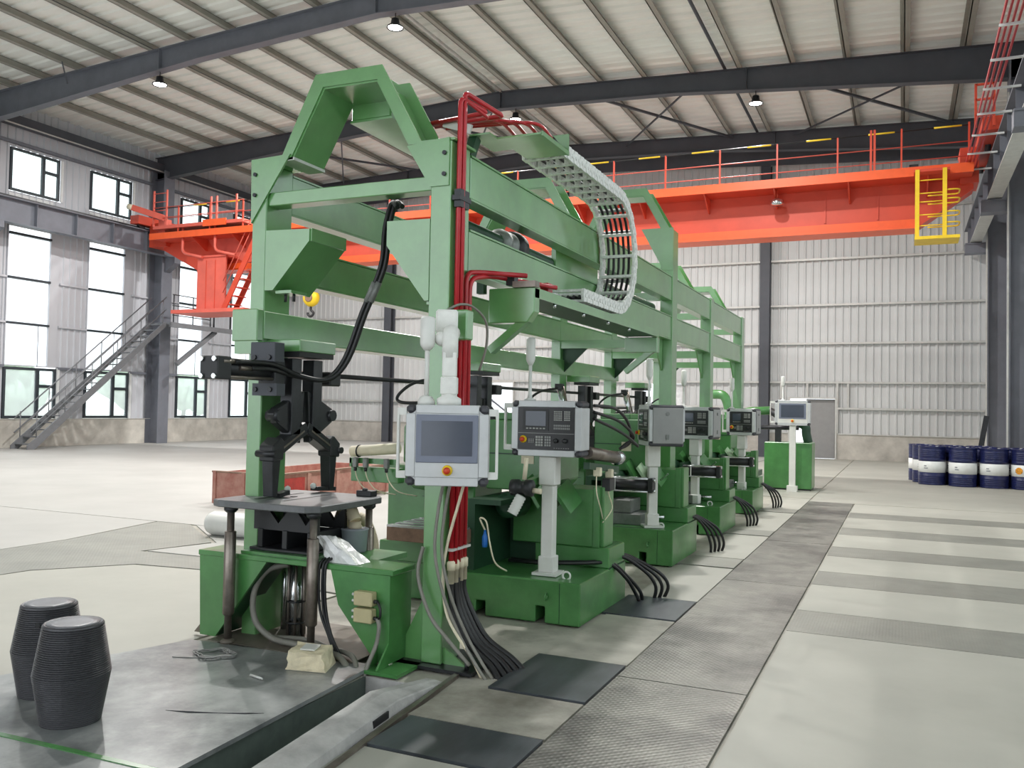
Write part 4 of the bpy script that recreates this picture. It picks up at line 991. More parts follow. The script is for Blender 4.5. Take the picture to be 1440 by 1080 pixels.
part('pale_lead', MB().tube(smooth_path([(-2.3, 4.5, 1.2), (-2.38, 4.55, 1.0), (-2.485, 4.62, .75), (-2.5, 4.6, .55), (-2.45, 4.58, .32), (-2.3, 4.6, .1), (-2.24, 4.62, -.02)], 6), .009, 7), IVORY, hbm)
part('grey_lead', MB().tube(smooth_path([(-2.64, 4.6, .72), (-2.66, 4.58, .55), (-2.57, 4.57, .33), (-2.44, 4.56, .2), (-2.3, 4.58, .06)], 6), .012, 7), CANVAS, hbm)

# ------------------------------------------------------------------ the four green machines
def machine(dy, label, first=False, k=0):
    Y = 5.95+dy
    t = thing('machine_tool', label, 'machine', (-2.9, Y+.6, 0), 'green milling machines in a row')
    P = lambda n, b, m=MGREEN, par=None, **q: part(n, b, m, par or t, **q)
    zb = .31 if first else .36
    bed = P('bed', MB().prism([(-3.1, .02), (-2.95, .02), (-2.95, .11), (-2.87, .11), (-2.87, .0), (-2.46, .0), (-2.46, .12), (-2.385, .12), (-2.385, .0), (-2.11, .0), (-2.11, zb), (-3.1, zb)], 'Y', Y, Y+1.12), bevel=.008)
    P('bed_seam', MB().box(-2.272, -2.268, Y-.002, Y, .01, zb-.01), DGREEN, bed)
    P('lifting_eye', MB().torus((-2.365, Y-.03, .2), .024, .007, 'X', 14, 6), MGREEN, bed)
    P('rear_bed', MB().box(-4.25, -3.1, Y+.25, Y+1.12, .0, .3), bevel=.008)
    P('step_block', MB().box(-2.75, -2.115, Y+.68, Y+1.1, zb, zb+.16), bevel=.008)
    P('step_block_seam', MB().box(-2.118, -2.112, Y+.68, Y+1.1, zb-.004, zb+.004), DGREEN)
    col = P('column', MB().box(-2.95, -2.25, Y+.67, Y+1.05, zb+.16, .93), bevel=.008)
    P('column_cheek', MB().box(-2.25, -2.17, Y+.71, Y+.95, zb+.16, .95), bevel=.006)
    P('column_rib', MB().box(-2.25, -2.2, Y+.67, Y+.7, zb+.16, .95), MGREEN, col)
    cav = P('shade_lining', MB().box(-3.08, -3.02, Y+.1, Y+.8, zb, .82).box(-3.08, -2.62, Y+.78, Y+.82, zb, .85).box(-3.08, -2.8, Y+.1, Y+.82, .82, .86), DGREEN)  # dark green lining paints in the shade of the machine's cavity
    for i in range(3): P('way_cover', MB().hexa([(-2.75+i*.13, Y+.4, .98-i*.035), (-2.62+i*.13, Y+.4, .78-i*.02), (-2.62+i*.13, Y+.68, .86-i*.02), (-2.75+i*.13, Y+.68, 1.06-i*.035), (-2.73+i*.13, Y+.4, 1.0-i*.035), (-2.60+i*.13, Y+.4, .8-i*.02), (-2.60+i*.13, Y+.68, .88-i*.02), (-2.73+i*.13, Y+.68, 1.08-i*.035)]), STRIPE if i % 2 else MGREEN)
    hd = P('headstock', MB().prism([(-3.15, .9), (-2.62, .9), (-2.55, .98), (-2.55, 1.4), (-2.62, 1.47), (-3.15, 1.47)], 'Y', Y+.55, Y+1.15), bevel=.01)
    P('headstock_seam', MB().box(-3.15, -2.56, Y+.545, Y+.55, 1.19, 1.2), DGREEN, hd)
    P('notice_plate', MB().box(-2.83, -2.72, Y+.543, Y+.55, 1.12, 1.22), IVORY, hd)
    P('headstock_cap', MB().box(-3.1, -2.75, Y+.6, Y+1.1, 1.47, 1.53), MGREEN, hd, bevel=.008)
    sp = P('spindle_head', MB().lathe([(.05, Y+.3), (.1, Y+.32), (.11, Y+.55)], (-2.85, 0, .8), 20, 'Y'), DGREEN)
    P('lubricator_bottle', MB().lathe([(.02, .5), (.022, .52), (.022, .58), (.012, .6), (.008, .63)], (-2.92, Y+.08, 0), 10), BLUEB)
    P('lubricator_tube', MB().tube(smooth_path([(-2.92, Y+.08, .63), (-2.95, Y+.05, .72), (-2.88, Y+.02, .7), (-2.84, Y+.0, .55), (-2.8, Y+.02, .4), (-2.74, Y+.1, .33)], 5), .007, 6), IVORY)
    # left work head with T-slot table
    P('saddle', MB().box(-3.95, -3.2, Y+.2, Y+.9, .3, .46), bevel=.008)
    P('saddle_slide', MB().prism([(-3.8, .46), (-3.3, .46), (-3.36, .52), (-3.74, .52)], 'Y', Y+.1, Y+.85), MGREEN)
    tb = P('work_table', MB().box(-3.68, -3.05, Y-.12, Y+.5, .52, .625), BROWN, bevel=.004)
    for i in range(5): P('table_rib', MB().box(-3.68, -3.05, Y-.118+i*.125, Y-.04+i*.125, .625, .64), TSLOT, tb)
    P('left_column', MB().box(-4.1, -3.25, Y+.55, Y+1.1, .3, 1.06), bevel=.012)
    P('panel_seam', MB().box(-3.75, -3.3, Y+.546, Y+.55, .8, .805), DGREEN)
    P('motor_drum', MB().lathe([(.02, -3.75), (.11, -3.73), (.125, -3.6), (.125, -3.3), (.11, -3.27)], (0, Y+.4, .99), 20, 'X'))
    P('upper_block', MB().prism([(-3.8, 1.1), (-3.3, 1.1), (-3.3, 1.46), (-3.74, 1.46), (-3.8, 1.4)], 'Y', Y+.3, Y+.8), bevel=.01)
    P('arm_block', MB().box(-4.18, -3.72, Y+.1, Y+.2, .94, 1.06), bevel=.006)
    P('arm_rail', MB().box(-4.18, -3.72, Y+.08, Y+.1, 1.09, 1.135).box(-4.18, -4.16, Y+.08, Y+.18, 1.06, 1.13), MGREEN)
    feed = P('feed_cylinder', MB().cyl((-4.17, Y+.1, 1.185), (-3.72, Y+.1, 1.225), .045, 16), IVORY)
    P('pipe_band', MB().torus((-4.1, Y+.1, 1.19), .047, .006, 'X', 16, 6), BLACKP, feed)
    for x in (-4.1, -4.0, -3.8):
        s_ = P('limit_switch', MB().box(x-.02, x+.02, Y+.03, Y+.07, 1.06, 1.14), GREYM, bevel=.006)
        P('switch_head', MB().cyl((x, Y+.05, 1.03), (x, Y+.05, 1.06), .014, 8), BLACKP, s_)
        P('switch_lead', MB().tube(smooth_path([(x, Y+.05, 1.03), (x+.04, Y+.04, .95), (x+.12, Y+.05, .88), (x+.2, Y+.2, .84)], 4), .005, 5), IVORY, s_)
    P('lifting_eye', MB().torus((-2.27, Y+.14, zb+.022), .03, .008, 'Y', 14, 6), PALE, bed)
    # tilting hydraulic jack
    jk = P('clamp_jack', MB().cyl((-3.42, Y+.35, 1.46), (-3.5, Y+.35, 1.82), .032, 12), CHROME)
    P('jack_clevis', MB().box(-3.54, -3.46, Y+.31, Y+.39, 1.79, 1.85), BLACKP, jk); P('jack_foot', MB().box(-3.5, -3.36, Y+.29, Y+.41, 1.44, 1.54), BLACKP, jk, bevel=.01)
    P('jack_rod', MB().cyl((-3.37, Y+.35, 1.46), (-3.45, Y+.35, 1.82), .012, 8), RAW, jk)
    P('jack_hose', MB().tube(smooth_path([(-3.5, Y+.32, 1.8), (-3.7, Y+.28, 1.76), (-3.82, Y+.24, 1.66), (-3.78, Y+.22, 1.6), (-3.55, Y+.28, 1.6), (-3.46, Y+.32, 1.6)], 6), .014, 7), RUBBER, jk)
    P('jack_hose', MB().tube(smooth_path([(-3.45, Y+.3, 1.56), (-3.6, Y+.26, 1.52), (-3.68, Y+.24, 1.4), (-3.7, Y+.22, 1.24)], 6), .014, 7), RUBBER, jk)
    # right-hand feed cylinder with tie rods
    if first:
        P('side_cylinder', MB().cyl((-2.2, Y+.35, 1.24), (-2.2, Y+1.1, 1.17), .05, 14), RAW)
        P('side_rail', MB().bar((-2.2, Y+.35, 1.14), (-2.2, Y+1.1, 1.07), .05, .05), DGREEN)
        P('cylinder_head', MB().lathe([(.03, Y+1.08), (.06, Y+1.09), (.06, Y+1.18), (.04, Y+1.2)], (-2.2, 0, 1.165), 14, 'Y'), CHROME)
        for i in range(3): P('hose_loop', MB().tube(smooth_path([(-2.2, Y+.5, 1.6-.05*i), (-2.12, Y+.8+.1*i, 1.58-.1*i), (-2.1, Y+1.1+.15*i, 1.46-.1*i), (-2.14, Y+1.3, 1.3), (-2.2, Y+1.2, 1.24)], 6), .013, 7), RUBBER)
        for y, z in ((.5, 1.05), (.8, 1.02)):
            q = P('sensor_block', MB().box(-2.2, -2.14, Y+y, Y+y+.05, z, z+.07), IVORY, bevel=.006); P('sensor_lead', MB().tube(smooth_path([(-2.17, Y+y, z), (-2.16, Y+y-.02, z-.12), (-2.15, Y+y+.05, z-.25), (-2.18, Y+.7, z-.35)], 5), .005, 5), IVORY, q)
        mt = P('pump_motor', MB().lathe([(.02, -2.66), (.06, -2.655), (.062, -2.6), (.05, -2.59), (.05, -2.55), (.062, -2.54), (.062, -2.49), (.02, -2.485)], (0, Y-.02, .98), 18, 'X'), BLACKP)
        P('motor_plug', MB().cyl((-2.485, Y-.02, .965), (-2.42, Y-.02, .96), .02, 10), IVORY, mt)
        P('ribbed_duct', ribbed([(-2.575, Y-.03, .92), (-2.6, Y-.06, .85), (-2.625, Y-.08, .79)], .042, .022), PALE, mt)
        P('motor_bracket', MB().bar((-2.56, Y-.02, 1.0), (-2.56, Y+.55, 1.05), .05, .05), MGREEN, mt)
        P('pipe_post', MB().cyl((-2.56, Y-.01, 1.04), (-2.55, Y+.0, 1.2), .018, 8), IVORY, mt)
        P('black_valve', MB().box(-2.2, -2.13, Y+.72, Y+.85, .92, 1.02), BLACKP, bevel=.006)
    else:
        x0, x1 = (-2.84, -2.33) if k == 1 else (-2.6, -2.12)
        c = P('clamp_cylinder', MB().cyl((x0+.04, Y+.08, .8), (x1-.04, Y+.08, .8), .06, 14), BLACKP)
        for z in (.735, .865):
            for y in (.02, .14): P('tie_rod', MB().cyl((x0+.02, Y+y, z), (x1, Y+y, z), .011, 8), CHROME, c)
        for a in (x0, x1-.05): P('end_block', MB().box(a, a+.05, Y+.005, Y+.155, .725, .875), BLACKP, c, bevel=.005)
        for z in (.745, .855): P('tie_nut', MB().cyl((x1, Y+.03, z), (x1+.025, Y+.03, z), .018, 6), CHROME, c)
        P('band', MB().box(x0+.1, x0+.112, Y-.0, Y+.02, .74, .86), PALE, c); P('cylinder_bracket', MB().box(x0-.04, x0, Y+.0, Y+.7, .7, .9), DGREEN, c)
        g_ = P('grey_vise', MB().box(-2.85, -2.5, Y+.2, Y+.6, zb, zb+.12).box(-2.85, -2.62, Y+.22, Y+.6, zb+.12, zb+.26), GREYM, bevel=.008)
        P('vise_screw', MB().cyl((-2.5, Y+.4, zb+.08), (-2.3, Y+.4, zb+.08), .02, 8), CHROME, g_)
        P('clamp_lever', MB().bar((-2.26, Y+.05, .86), (-2.18, Y+.05, .93), .018, .018), CHROME)
    return t
MN = ['nearest green machine, behind the front post, with a dark chip cavity', 'second green machine, under the panel with the grey side door', 'third green machine from the front, under the third black-faced panel', 'farthest green machine of the row, before the distant green cabinet']
DY = (0, 2.76, 5.25, 7.87)
for k, dy in enumerate(DY): machine(dy, MN[k], k == 0, k)
# hose bundles dropping from each bed
hl = ['hoses arching over the bed corner of the nearest machine', 'hoses arching down from the second machine bed', 'hoses arching down from the third machine bed', 'short hoses at the foot of the farthest machine']
for k, dy in enumerate(DY):
    Y = 5.95+dy; zb = .31 if k == 0 else .36
    t = thing('hose_bundle', 'black '+hl[k], 'hose bundle', (-2.05, Y+1.05, 0))
    for i in range(5 if k == 0 else 4):
        q = i*.055
        if k == 0 and i < 2:
            pts = [(-2.9, Y+.5+q, zb+.03), (-2.6, Y+.42+q, zb+.045), (-2.3, Y+.55+q, zb+.05), (-2.14, Y+.75+q, zb+.03), (-2.04, Y+.9+q, zb-.1), (-1.99+q*.5, Y+1.0+q, .08), (-1.96, Y+1.05+q, -.02)]
        else:
            pts = [(-2.15, Y+.9+q, zb+.05), (-2.08, Y+.98+q, zb+.02), (-2.0+q*.6, Y+1.06+q, zb-.1), (-1.95+q*.7, Y+1.1+q, .1), (-1.95+q*.5, Y+1.12+q, -.02)]
        part('hose', MB().tube(smooth_path(pts, 6), .015, 8), RUBBER, t)

# ------------------------------------------------------------------ end cabinet with its arms and panel
ec = thing('machine_cabinet', 'distant green machine cabinet with a curved green arm on top', 'cabinet', (-2.1, 18.8, 0))
part('body', MB().box(-2.62, -1.68, 18.62, 19.3, .03, .97), MGREEN, ec, bevel=.012)
part('skirt', MB().box(-2.6, -1.7, 18.65, 19.28, 0, .03), BLACKP, ec); part('panel_seam', MB().box(-2.0, -1.995, 18.615, 18.62, .05, .95), DGREEN, ec)
part('rear_bench', MB().box(-3.4, -2.62, 17.6, 18.4, .3, .42), GREYM, ec, bevel=.01); part('rear_leg', MB().box(-3.3, -2.7, 17.7, 18.3, 0, .3), DGREEN, ec)
part('curved_arm', MB().tube(smooth_path([(-1.78, 18.9, .97), (-1.82, 18.9, 1.15), (-1.84, 18.9, 1.3), (-1.98, 18.9, 1.38)], 6), .09, 10), DGREEN, ec)
part('reach_arm', MB().tube(smooth_path([(-3.5, 18.9, 1.2), (-3.4, 18.9, 1.5), (-3.5, 18.9, 1.9), (-3.75, 18.9, 1.95)], 6), .1, 10), MGREEN, ec); part('reach_arm', MB().tube([(-3.45, 18.9, 1.45), (-2.95, 18.9, 1.6), (-2.55, 18.9, 1.62)], .09, 10), MGREEN, ec)
part('arm_base', MB().box(-3.7, -3.2, 18.65, 19.2, .0, 1.2), MGREEN, ec, bevel=.01)
part('black_wrist', MB().cyl((-2.55, 18.9, 1.62), (-2.3, 18.85, 1.46), .07, 10), BLACKP, ec)
sh_ = part('clamp_shaft', MB().cyl((-2.7, 18.75, 1.27), (-1.95, 18.75, 1.27), .045, 10), BLACKS, ec); part('shaft_support', MB().box(-2.42, -2.3, 18.7, 18.8, .97, 1.25), BLACKP, sh_)
cp = thing('control_panel', 'farthest white touch panel on a slim column before the green cabinet', 'control panel', (-2.02, 18.2, 0))
housing(cp, .68, .5, .15); part('front_plate', MB().box(-.285, .285, -.004, .012, .05, .45), PALE, cp, local=True)
bz = part('screen_bezel', MB().box(-.26, .26, -.01, -.004, .13, .44), BEZEL, cp, local=True); part('screen', MB().box(-.22, .22, -.013, -.01, .16, .41), SCREEN, bz, local=True)
estop(cp, 0, .09); side_handle(cp, -1, .68, .5, .1); beacon(cp, -.2, .08, .5, .3)
for o in list(cp.children):
    for p in [o]+list(o.children):
        for v in p.data.vertices: v.co.z += 1.33
part('column', MB().box(-.06, .06, .03, .13, .02, 1.33), PALE, cp, local=True); part('foot', MB().box(-.1, .1, .0, .16, 0, .12), PALE, cp, local=True)

# ------------------------------------------------------------------ oil drums
def drum(x, y, label, badge=False, a0=-1.9):
    t = thing('oil_drum', label, 'drum', (x, y, 0), 'navy oil drums by the right column')
    R, H_ = .285, .88; pr_ = [(.02, .01), (R-.01, .01), (R+.004, 0), (R+.004, .02), (R, .03)]
    for z in (.08, .12, .16, .2, .58, .66, .70, .74, .78):
        pr_ += [(R, z-.012), (R+.008, z), (R, z+.012)]
    pr_ += [(R, .85), (R+.006, .86), (R+.006, H_), (R-.008, H_), (R-.01, H_-.02), (.02, H_-.02)]
    part('body', MB().lathe(pr_, seg=32), DRUMB, t, local=True)
    lb = part('label_band', MB().lathe([(R+.001, .285), (R+.0045, .287), (R+.0045, .533), (R+.001, .535)], seg=32), DRUMW, t, local=True, label='white printed label band')
    for px, pz, r in ((.1, .12, .035), (-.13, -.1, .022)): part('bung', MB().cyl((px, pz, H_-.02), (px, pz, H_+.0), r, 10), CHROME, t, local=True)
    q = MB()
    for j, (z, n) in enumerate(((.42, 4), (.37, 6))):
        for i in range(n):
            a = a0-.28+i*.05; rr = R+.0055; da = .018
            q.face([(rr*math.cos(a+s*da), rr*math.sin(a+s*da), z+h) for s, h in ((-1, 0), (1, 0), (1, .022), (-1, .022))])
    part('print', q, INK, lb, stuff=True, local=True)
    if badge: part('badge', MB().cyl(((R-.01)*math.cos(a0), (R-.01)*math.sin(a0), .41), ((R+.007)*math.cos(a0), (R+.007)*math.sin(a0), .41), .075, 18), GOLD, lb, local=True, label='round orange badge')
    return t
dl = [(.62, 22.3, 'leftmost front drum in the group of navy drums'), (1.24, 22.12, 'second navy drum from the left in the front row'), (1.86, 22.1, 'third navy drum from the left in the front row'), (2.47, 22.05, 'front navy drum with a round orange badge, at the right edge'),
      (.5, 22.93, 'navy drum directly behind the leftmost front drum'), (1.12, 22.75, 'navy drum in the second row behind the second front drum'), (1.74, 22.73, 'navy drum in the second row behind the third front drum'), (2.36, 22.7, 'navy drum behind the one with the orange badge'),
      (.42, 23.55, 'navy drum at the back left of the group'), (1.04, 23.38, 'navy drum in the back row, second from left'), (1.66, 23.36, 'navy drum in the back row in front of the dark column')]
for i, (x, y, l) in enumerate(dl): drum(x, y, l, i == 3, -1.9 if i != 3 else -2.15)
tag(part('leaning_plank', MB().bar((1.62, 24.2, .02), (1.88, 24.3, 1.6), .12, .03), BLACKS), 'dark plank leaning upright by the right column behind the drums', 'plank')

# ------------------------------------------------------------------ red crate and pale roller at the back left
cr = thing('metal_crate', 'low rusty red metal crate on the pale floor behind the left post', 'crate', (-9, 11.5, 0))
cx = [-9.62, -8.45]; y0, y1 = 10.3, 13.4
part('end_panel', MB().box(cx[0], cx[1], y0, y0+.03, .04, .5), CRATE, cr); part('end_panel', MB().box(cx[0], cx[1], y1-.03, y1, .04, .5), CRATE, cr)
part('side_panel', MB().box(cx[0], cx[0]+.03, y0, y1, .04, .5), CRATE, cr); part('side_panel', MB().box(cx[1]-.03, cx[1], y0, y1, .04, .5), CRATE, cr)
part('bottom', MB().box(cx[0], cx[1], y0, y1, .02, .05), CRATE, cr)
for i in range(5): part('rib', MB().box(cx[1], cx[1]+.025, y0+i*.755, y0+i*.755+.08, .03, .52), CRATE, cr)
for i in range(3): part('rib', MB().box(cx[0]+i*.56, cx[0]+i*.56+.06, y0-.025, y0, .03, .52), CRATE, cr)
part('red_patch', MB().box(cx[1], cx[1]+.008, y0+.12, y0+.7, .1, .44), CRATER, cr, label='bright red painted patch')
part('rim', MB().box(cx[0]-.02, cx[1]+.02, y0-.02, y0+.04, .5, .525).box(cx[1]-.04, cx[1]+.03, y0, y1, .5, .525), BROWN, cr)
ro = thing('pale_roller', 'pale cylinder lying on the floor behind the left green post', 'roller', (-6.8, 8.1, 0))
part('roll', MB().lathe([(.03, -.8), (.12, -.79), (.14, -.74), (.14, .95), (.12, 1.0), (.03, 1.0)], (-6.7, 8.0, .14), 20, 'X'), PALE, ro)
part('core', MB().cyl((-7.52, 8.0, .14), (-7.48, 8.0, .14), .04, 12), GREYP, ro)

# ------------------------------------------------------------------ overhead travelling crane
crn = thing('bridge_crane', 'orange overhead bridge crane spanning the hall under the roof', 'crane', (-11, 23.2, 6))
K = lambda n, b, m=ORANGE, par=None, **q: part(n, b, m, par or crn, **q)
gx0, gx1 = -23.2, .9
K('main_girder', MB().prism([(gx0-1.1, 7.36), (gx1+.6, 7.36), (gx1+.6, 7.0), (gx1-.6, 6.16), (gx0+.6, 6.16), (gx0-1.1, 7.0)], 'Y', 23.2, 23.75))
K('girder_flange', MB().box(gx0+.6, gx1-.6, 23.1, 23.85, 6.12, 6.17), ORANGEB); K('lit_web_band', MB().box(gx0+.6, gx1-.6, 23.17, 23.2, 6.17, 6.36), ORANGEB)  # brighter orange paints in the light caught along the girder's lower edge
dk = K('walkway', MB().box(gx0-.9, gx1+.55, 22.35, 23.2, 7.24, 7.29))
K('bounce_sheet', MB().box(gx0-.88, gx1+.5, 22.37, 23.75, 7.36, 7.375), STRIP, dk); K('walkway_edge', MB().box(gx0-.9, gx1+.55, 22.33, 22.36, 7.2, 7.42), ORANGEB, dk)  # unseen grey sheet added to cut orange light bounced onto the roof
x = gx1-.4
while x > gx0: K('walkway_bracket', MB().prism([(22.4, 7.24), (23.2, 7.24), (23.2, 6.85), (23.1, 6.85)], 'X', x-.015, x+.015)); x -= 1.75
K('girder_stiffener', MB().box(-.62, -.58, 23.17, 23.2, 6.4, 7.1)); K('girder_stiffener', MB().box(-1.85, -1.81, 23.17, 23.2, 6.4, 7.1))
rl = None
px_ = [1.35-1.42*i for i in range(18)]
for i, x in enumerate(px_):
    tall = x > -1.2
    K('railing_post', MB().box(x-.02, x+.02, 22.34, 22.38, 7.3, 8.3 if not tall else 8.36))
for x in (-.74, -.66): K('railing_post', MB().box(x-.025, x+.025, 22.34, 22.39, 7.3, 8.4))
for z in (7.58, 7.92): K('railing_rail', MB().cyl((gx0-.5, 22.36, z), (1.38, 22.36, z), .014, 6), ORANGEP)
K('hand_rail', MB().cyl((gx0-.5, 22.36, 8.27), (1.38, 22.36, 8.3), .017, 6), BLACKP)
for i in range(17): K('warning_sleeve', MB().cyl((1.2-1.42*i, 22.36, 8.3-.0017*i), (.62-1.42*i, 22.36, 8.3-.0017*i), .021, 6), YELLOW, label='yellow warning tape')
fl_ = K('floodlight', MB().lathe([(.05, 7.02), (.15, 6.98), (.17, 6.9), (.15, 6.85), (.02, 6.84)], (-2.95, 22.75, 0), 16), CHROME); K('floodlight_stem', MB().cyl((-2.95, 22.75, 7.02), (-2.95, 22.75, 7.24), .02, 6), ORANGE, fl_)
K('motor', MB().cyl((-.3, 22.7, 7.42), (.1, 22.7, 7.42), .09, 12), BLACKP); K('gearbox', MB().box(.1, .3, 22.6, 22.8, 7.3, 7.55), BLACKP); K('junction_case', MB().box(.85, 1.15, 22.6, 22.8, 7.3, 7.55), GREYP)
for xx in (1.75, -24.9):
    e = K('end_carriage', MB().box(xx-.2, xx+.2, (21.4 if xx > 0 else 22.4), 25.0, 7.85, 8.15)); K('wheel', MB().cyl((xx-.06, 22.7, 7.88), (xx+.06, 22.7, 7.88), .16, 14), BLACKS, e); K('wheel', MB().cyl((xx-.06, 24.7, 7.88), (xx+.06, 24.7, 7.88), .16, 14), BLACKS, e)
K('end_joint', MB().box(1.2, 1.6, 23.0, 23.9, 7.1, 7.95)); K('end_joint', MB().box(-24.8, -24.0, 23.0, 23.9, 7.1, 7.95))
# left end: service platform, hangers, driver box and steps
lpf = K('service_platform', MB().box(-23.9, -19.9, 22.3, 23.1, 7.55, 7.66), ORANGEP); K('bounce_sheet', MB().box(-23.85, -19.9, 22.35, 23.05, 7.66, 7.67), STRIP, lpf); K('platform_edge', MB().box(-21.6, -20.6, 22.26, 22.3, 7.5, 7.72), ORANGEB, lpf)  # grey top sheet added here too, against orange bounce light
for x in (-23.9, -23.3, -21.3, -21.05, -20.2): K('platform_post', MB().box(x-.025, x+.025, 22.3, 22.35, 7.66, 8.9 if x < -23 else 8.5), ORANGEP)
for z in (7.95, 8.3): K('platform_rail', MB().cyl((-23.9, 22.33, z), (-19.9, 22.33, z), .014, 6), ORANGEP)
for z in (8.1, 8.4, 8.7): K('ladder_rung', MB().cyl((-23.9, 22.33, z+.1), (-23.3, 22.33, z+.1), .014, 6), ORANGEP)
bf = K('buffer_arm', MB().bar((-24.55, 22.0, 8.3), (-23.5, 22.4, 7.95), .16, .2), ORANGEP); K('buffer_pad', MB().cyl((-24.72, 21.95, 8.35), (-24.55, 22.0, 8.3), .1, 12), IVORY, bf)
K('platform_leg', MB().box(-23.85, -23.55, 22.5, 22.8, 7.45, 7.95), ORANGEP)
for x in (-22.7, -21.25): K('hanger_frame', MB().tube(bend([(x, 22.5, 7.55), (x, 22.5, 6.7), (x+.9, 22.5, 6.5)], .2), .05, 8), ORANGEP)
K('cab_wall', MB().box(-22.1, -20.85, 22.6, 22.66, 4.68, 6.5), ORANGEP); K('cab_wall', MB().box(-22.1, -22.04, 22.66, 23.6, 4.68, 6.5), ORANGEP); K('cab_roof', MB().box(-22.15, -20.8, 22.55, 23.65, 6.5, 6.56), ORANGEP)
for x in (-21.7, -21.3): K('cab_seam', MB().box(x-.008, x+.008, 22.585, 22.6, 4.75, 6.4), ORANGE)
cfl = K('cab_floor', MB().box(-22.75, -19.6, 22.1, 23.6, 4.56, 4.68), ORANGEP)
for y in (22.55, 23.1): K('stair_stringer', MB().bar((-20.85, y, 4.7), (-19.3, y, 7.5), .05, .2), ORANGE, cfl)
for i in range(10): K('stair_tread', MB().box(-20.75+i*.155, -20.52+i*.155, 22.55, 23.1, 4.85+i*.28, 4.88+i*.28), ORANGE)
for z in (.55, .95): K('stair_rail', MB().cyl((-20.85, 22.5, 4.7+z), (-19.4, 22.5, 7.3+z), .018, 6), ORANGEP)
K('girder_hatch', MB().prism([(-20.6, 6.4), (-19.2, 6.4), (-19.2, 7.55), (-22.4, 7.55), (-22.0, 7.0)], 'Y', 23.15, 23.2), ORANGEP)
# yellow access basket at the right end
for x in (.27, .84): K('basket_post', MB().box(x-.045, x+.045, 21.96, 22.05, 5.68, 7.25), YELLOW, label='yellow painted')
K('basket_floor', MB().box(.22, 1.15, 21.9, 22.7, 5.62, 5.69), YELLOW, label='yellow painted'); K('basket_hanger', MB().box(.2, .95, 21.98, 22.36, 7.2, 7.26), ORANGE)
for j, z in enumerate((5.95, 6.2, 6.5, 6.7, 7.0)):
    K('basket_rail', MB().cyl((.27, 22.0, z), (.84, 22.0, z), .014, 6), YELLOW)
    if j < 4: K('basket_hoop', MB().tube(bend([(.84, 22.0, z+.05), (1.15, 22.0, z+.05), (1.15, 22.5, z+.05), (.5, 22.5, z+.05)], .12), .018, 6), YELLOW)
hk = thing('hoist_hook_block', 'yellow crane hook block hanging behind the left green beams', 'hook', (-17.05, 22.3, 4.92))
part('sheave_housing', MB().lathe([(.05, -.14), (.24, -.12), (.29, 0), (.24, .12), (.05, .14)], (-17.05, 22.3, 4.92), 20, 'Y'), YELLOW, hk)
part('sheave_rim', MB().lathe([(.12, -.16), (.14, -.15), (.14, -.12)], (-17.05, 22.3, 4.92), 16, 'Y'), BROWN, hk)
part('hook', MB().tube(smooth_path([(-17.05, 22.3, 4.66), (-17.05, 22.3, 4.54), (-16.95, 22.3, 4.44), (-17.03, 22.3, 4.34), (-17.15, 22.3, 4.38), (-17.17, 22.3, 4.46)], 5), .04, 8), BLACKP, hk)
for x in (-17.15, -17.1): part('wire_rope', MB().cyl((x, 22.3, 5.12), (x, 22.6, 7.24), .012, 6), BLACKS, hk)
# runway beams, one for each side
def runway(x, y0, y1, label, side):
    t = thing('crane_runway_beam', label, 'beam', (x, (y0+y1)/2, 7))
    part('web', MB().box(x-.012, x+.012, y0, y1, 6.97, 7.68), STEELG, t)
    part('bottom_flange', MB().box(x-.16, x+.16, y0, y1, 6.945, 6.97), GIRT if side > 0 else STEELG, t); part('top_flange', MB().box(x-.2, x+.2, y0, y1, 7.68, 7.71), STEELG, t)
    y = y0+.4; st_ = None
    while y < y1:
        part('stiffener', MB().box(x-.15, x+.15, y-.008, y+.008, 6.97, 7.68), STEELG, t); y += 1.45
    part('rail', MB().box(x-.04, x+.04, y0, y1, 7.71, 7.8), BLACKS, t)
    return t
runway(-25.0, -5, 32.2, 'grey steel crane runway beam along the left window wall', -1)
rr = runway(2.02, 2, 32.2, 'grey steel crane runway beam along the right side', 1)
cd_ = thing('conductor_rails', 'four parallel red conductor rails running along the right runway beam', 'conductor rails', (1.45, 14, 7.45))
for i in range(4): part('conductor', MB().box(1.29+i*.075, 1.315+i*.075, 4, 23.7, 7.43, 7.49), RED, cd_)
for y in (8, 11, 13.2, 14.6, 16, 17.4, 18.8, 20.2, 21.6, 23): part('bracket', MB().box(1.27, 1.86, y-.02, y+.02, 7.39, 7.425), WHITE, cd_)
co = thing('collector_frame', 'small orange collector frame at the right end of the crane', 'frame', (1.45, 22.6, 7.3))
for x in (1.4, 1.75): part('upright', MB().box(x-.025, x+.025, 21.1, 21.15, 7.85, 8.8), ORANGE, co)
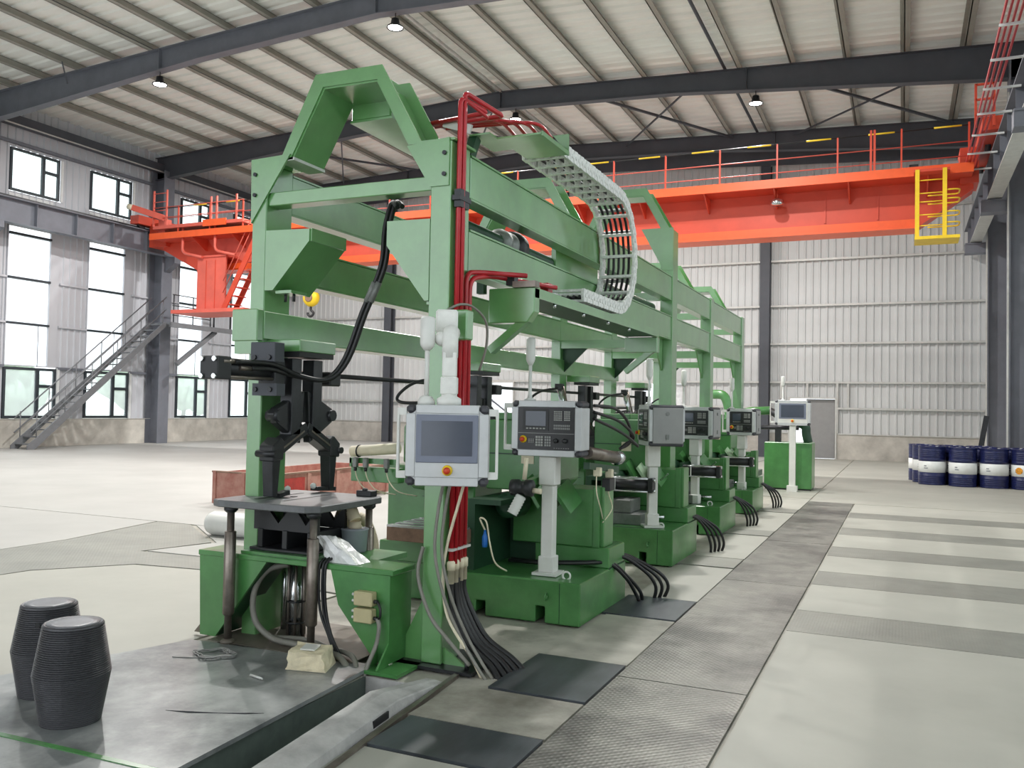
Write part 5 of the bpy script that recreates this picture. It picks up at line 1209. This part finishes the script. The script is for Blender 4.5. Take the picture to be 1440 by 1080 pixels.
for z in (8.1, 8.45, 8.78): part('crossbar', MB().box(1.4, 1.75, 21.1, 21.15, z-.02, z+.02), ORANGE, co)

# ------------------------------------------------------------------ steel stair on the left wall
sr = thing('steel_staircase', 'grey steel staircase climbing along the left window wall to a landing', 'staircase', (-24.8, 20, 0))
sy0, sy1, sz1 = 18.25, 23.6, 4.42
xa_, xb_ = -25.25, -24.5
for x in (xa_, xb_): part('stringer', MB().prism([(sy0, 0), (sy0+.25, 0), (sy1, sz1-.12), (sy1, sz1+.02), (sy1-.1, sz1+.02), (sy0, .12)], 'X', x-.02, x+.02), STAIRM, sr)
n = 20
for i in range(n):
    y = sy0+.12+(sy1-sy0)*i/n; z = .14+sz1*i/n
    part('tread', MB().box(xa_+.02, xb_-.02, y, y+.24, z, z+.03), STAIRM, sr)
sl = sz1/(sy1-sy0)
for x in (xa_, xb_):
    for dz in (.95, .5): part('handrail', MB().cyl((x, sy0+.1, dz), (x, sy1, sz1+dz), .022, 8), STAIRM, sr)
    for i in range(6):
        y = sy0+.3+i*.98; z = (y-sy0)*sl
        part('baluster', MB().cyl((x, y, z), (x, y, z+.93), .016, 6), STAIRM, sr)
ld_ = part('landing', MB().box(-25.2, -24.3, sy1, 26.4, sz1-.05, sz1+.02), STAIRM, sr)
part('landing_edge', MB().box(-24.32, -24.28, sy1, 26.9, sz1-.14, sz1+.04), STAIRM, ld_)
part('brace', MB().bar((-24.6, 24.25, 2.95), (-24.6, 26.2, sz1-.1), .14, .14), STAIRM, sr)
for y in (23.75, 24.7, 25.6): part('landing_post', MB().cyl((-24.3, y, sz1), (-24.3, y, sz1+1.05), .022, 6), BLACKS, sr)
for dz in (.3, .65, 1.05): part('landing_rail', MB().cyl((-24.3, 23.7, sz1+dz), (-24.3, 25.6, sz1+dz), .018, 6), BLACKS, sr)
part('landing_gate', MB().tube(bend([(-24.5, 26.0, sz1), (-24.5, 26.0, sz1+1.4), (-24.5, 26.9, sz1+1.4), (-24.5, 26.9, sz1)], .15), .03, 8), BLACKS, sr)
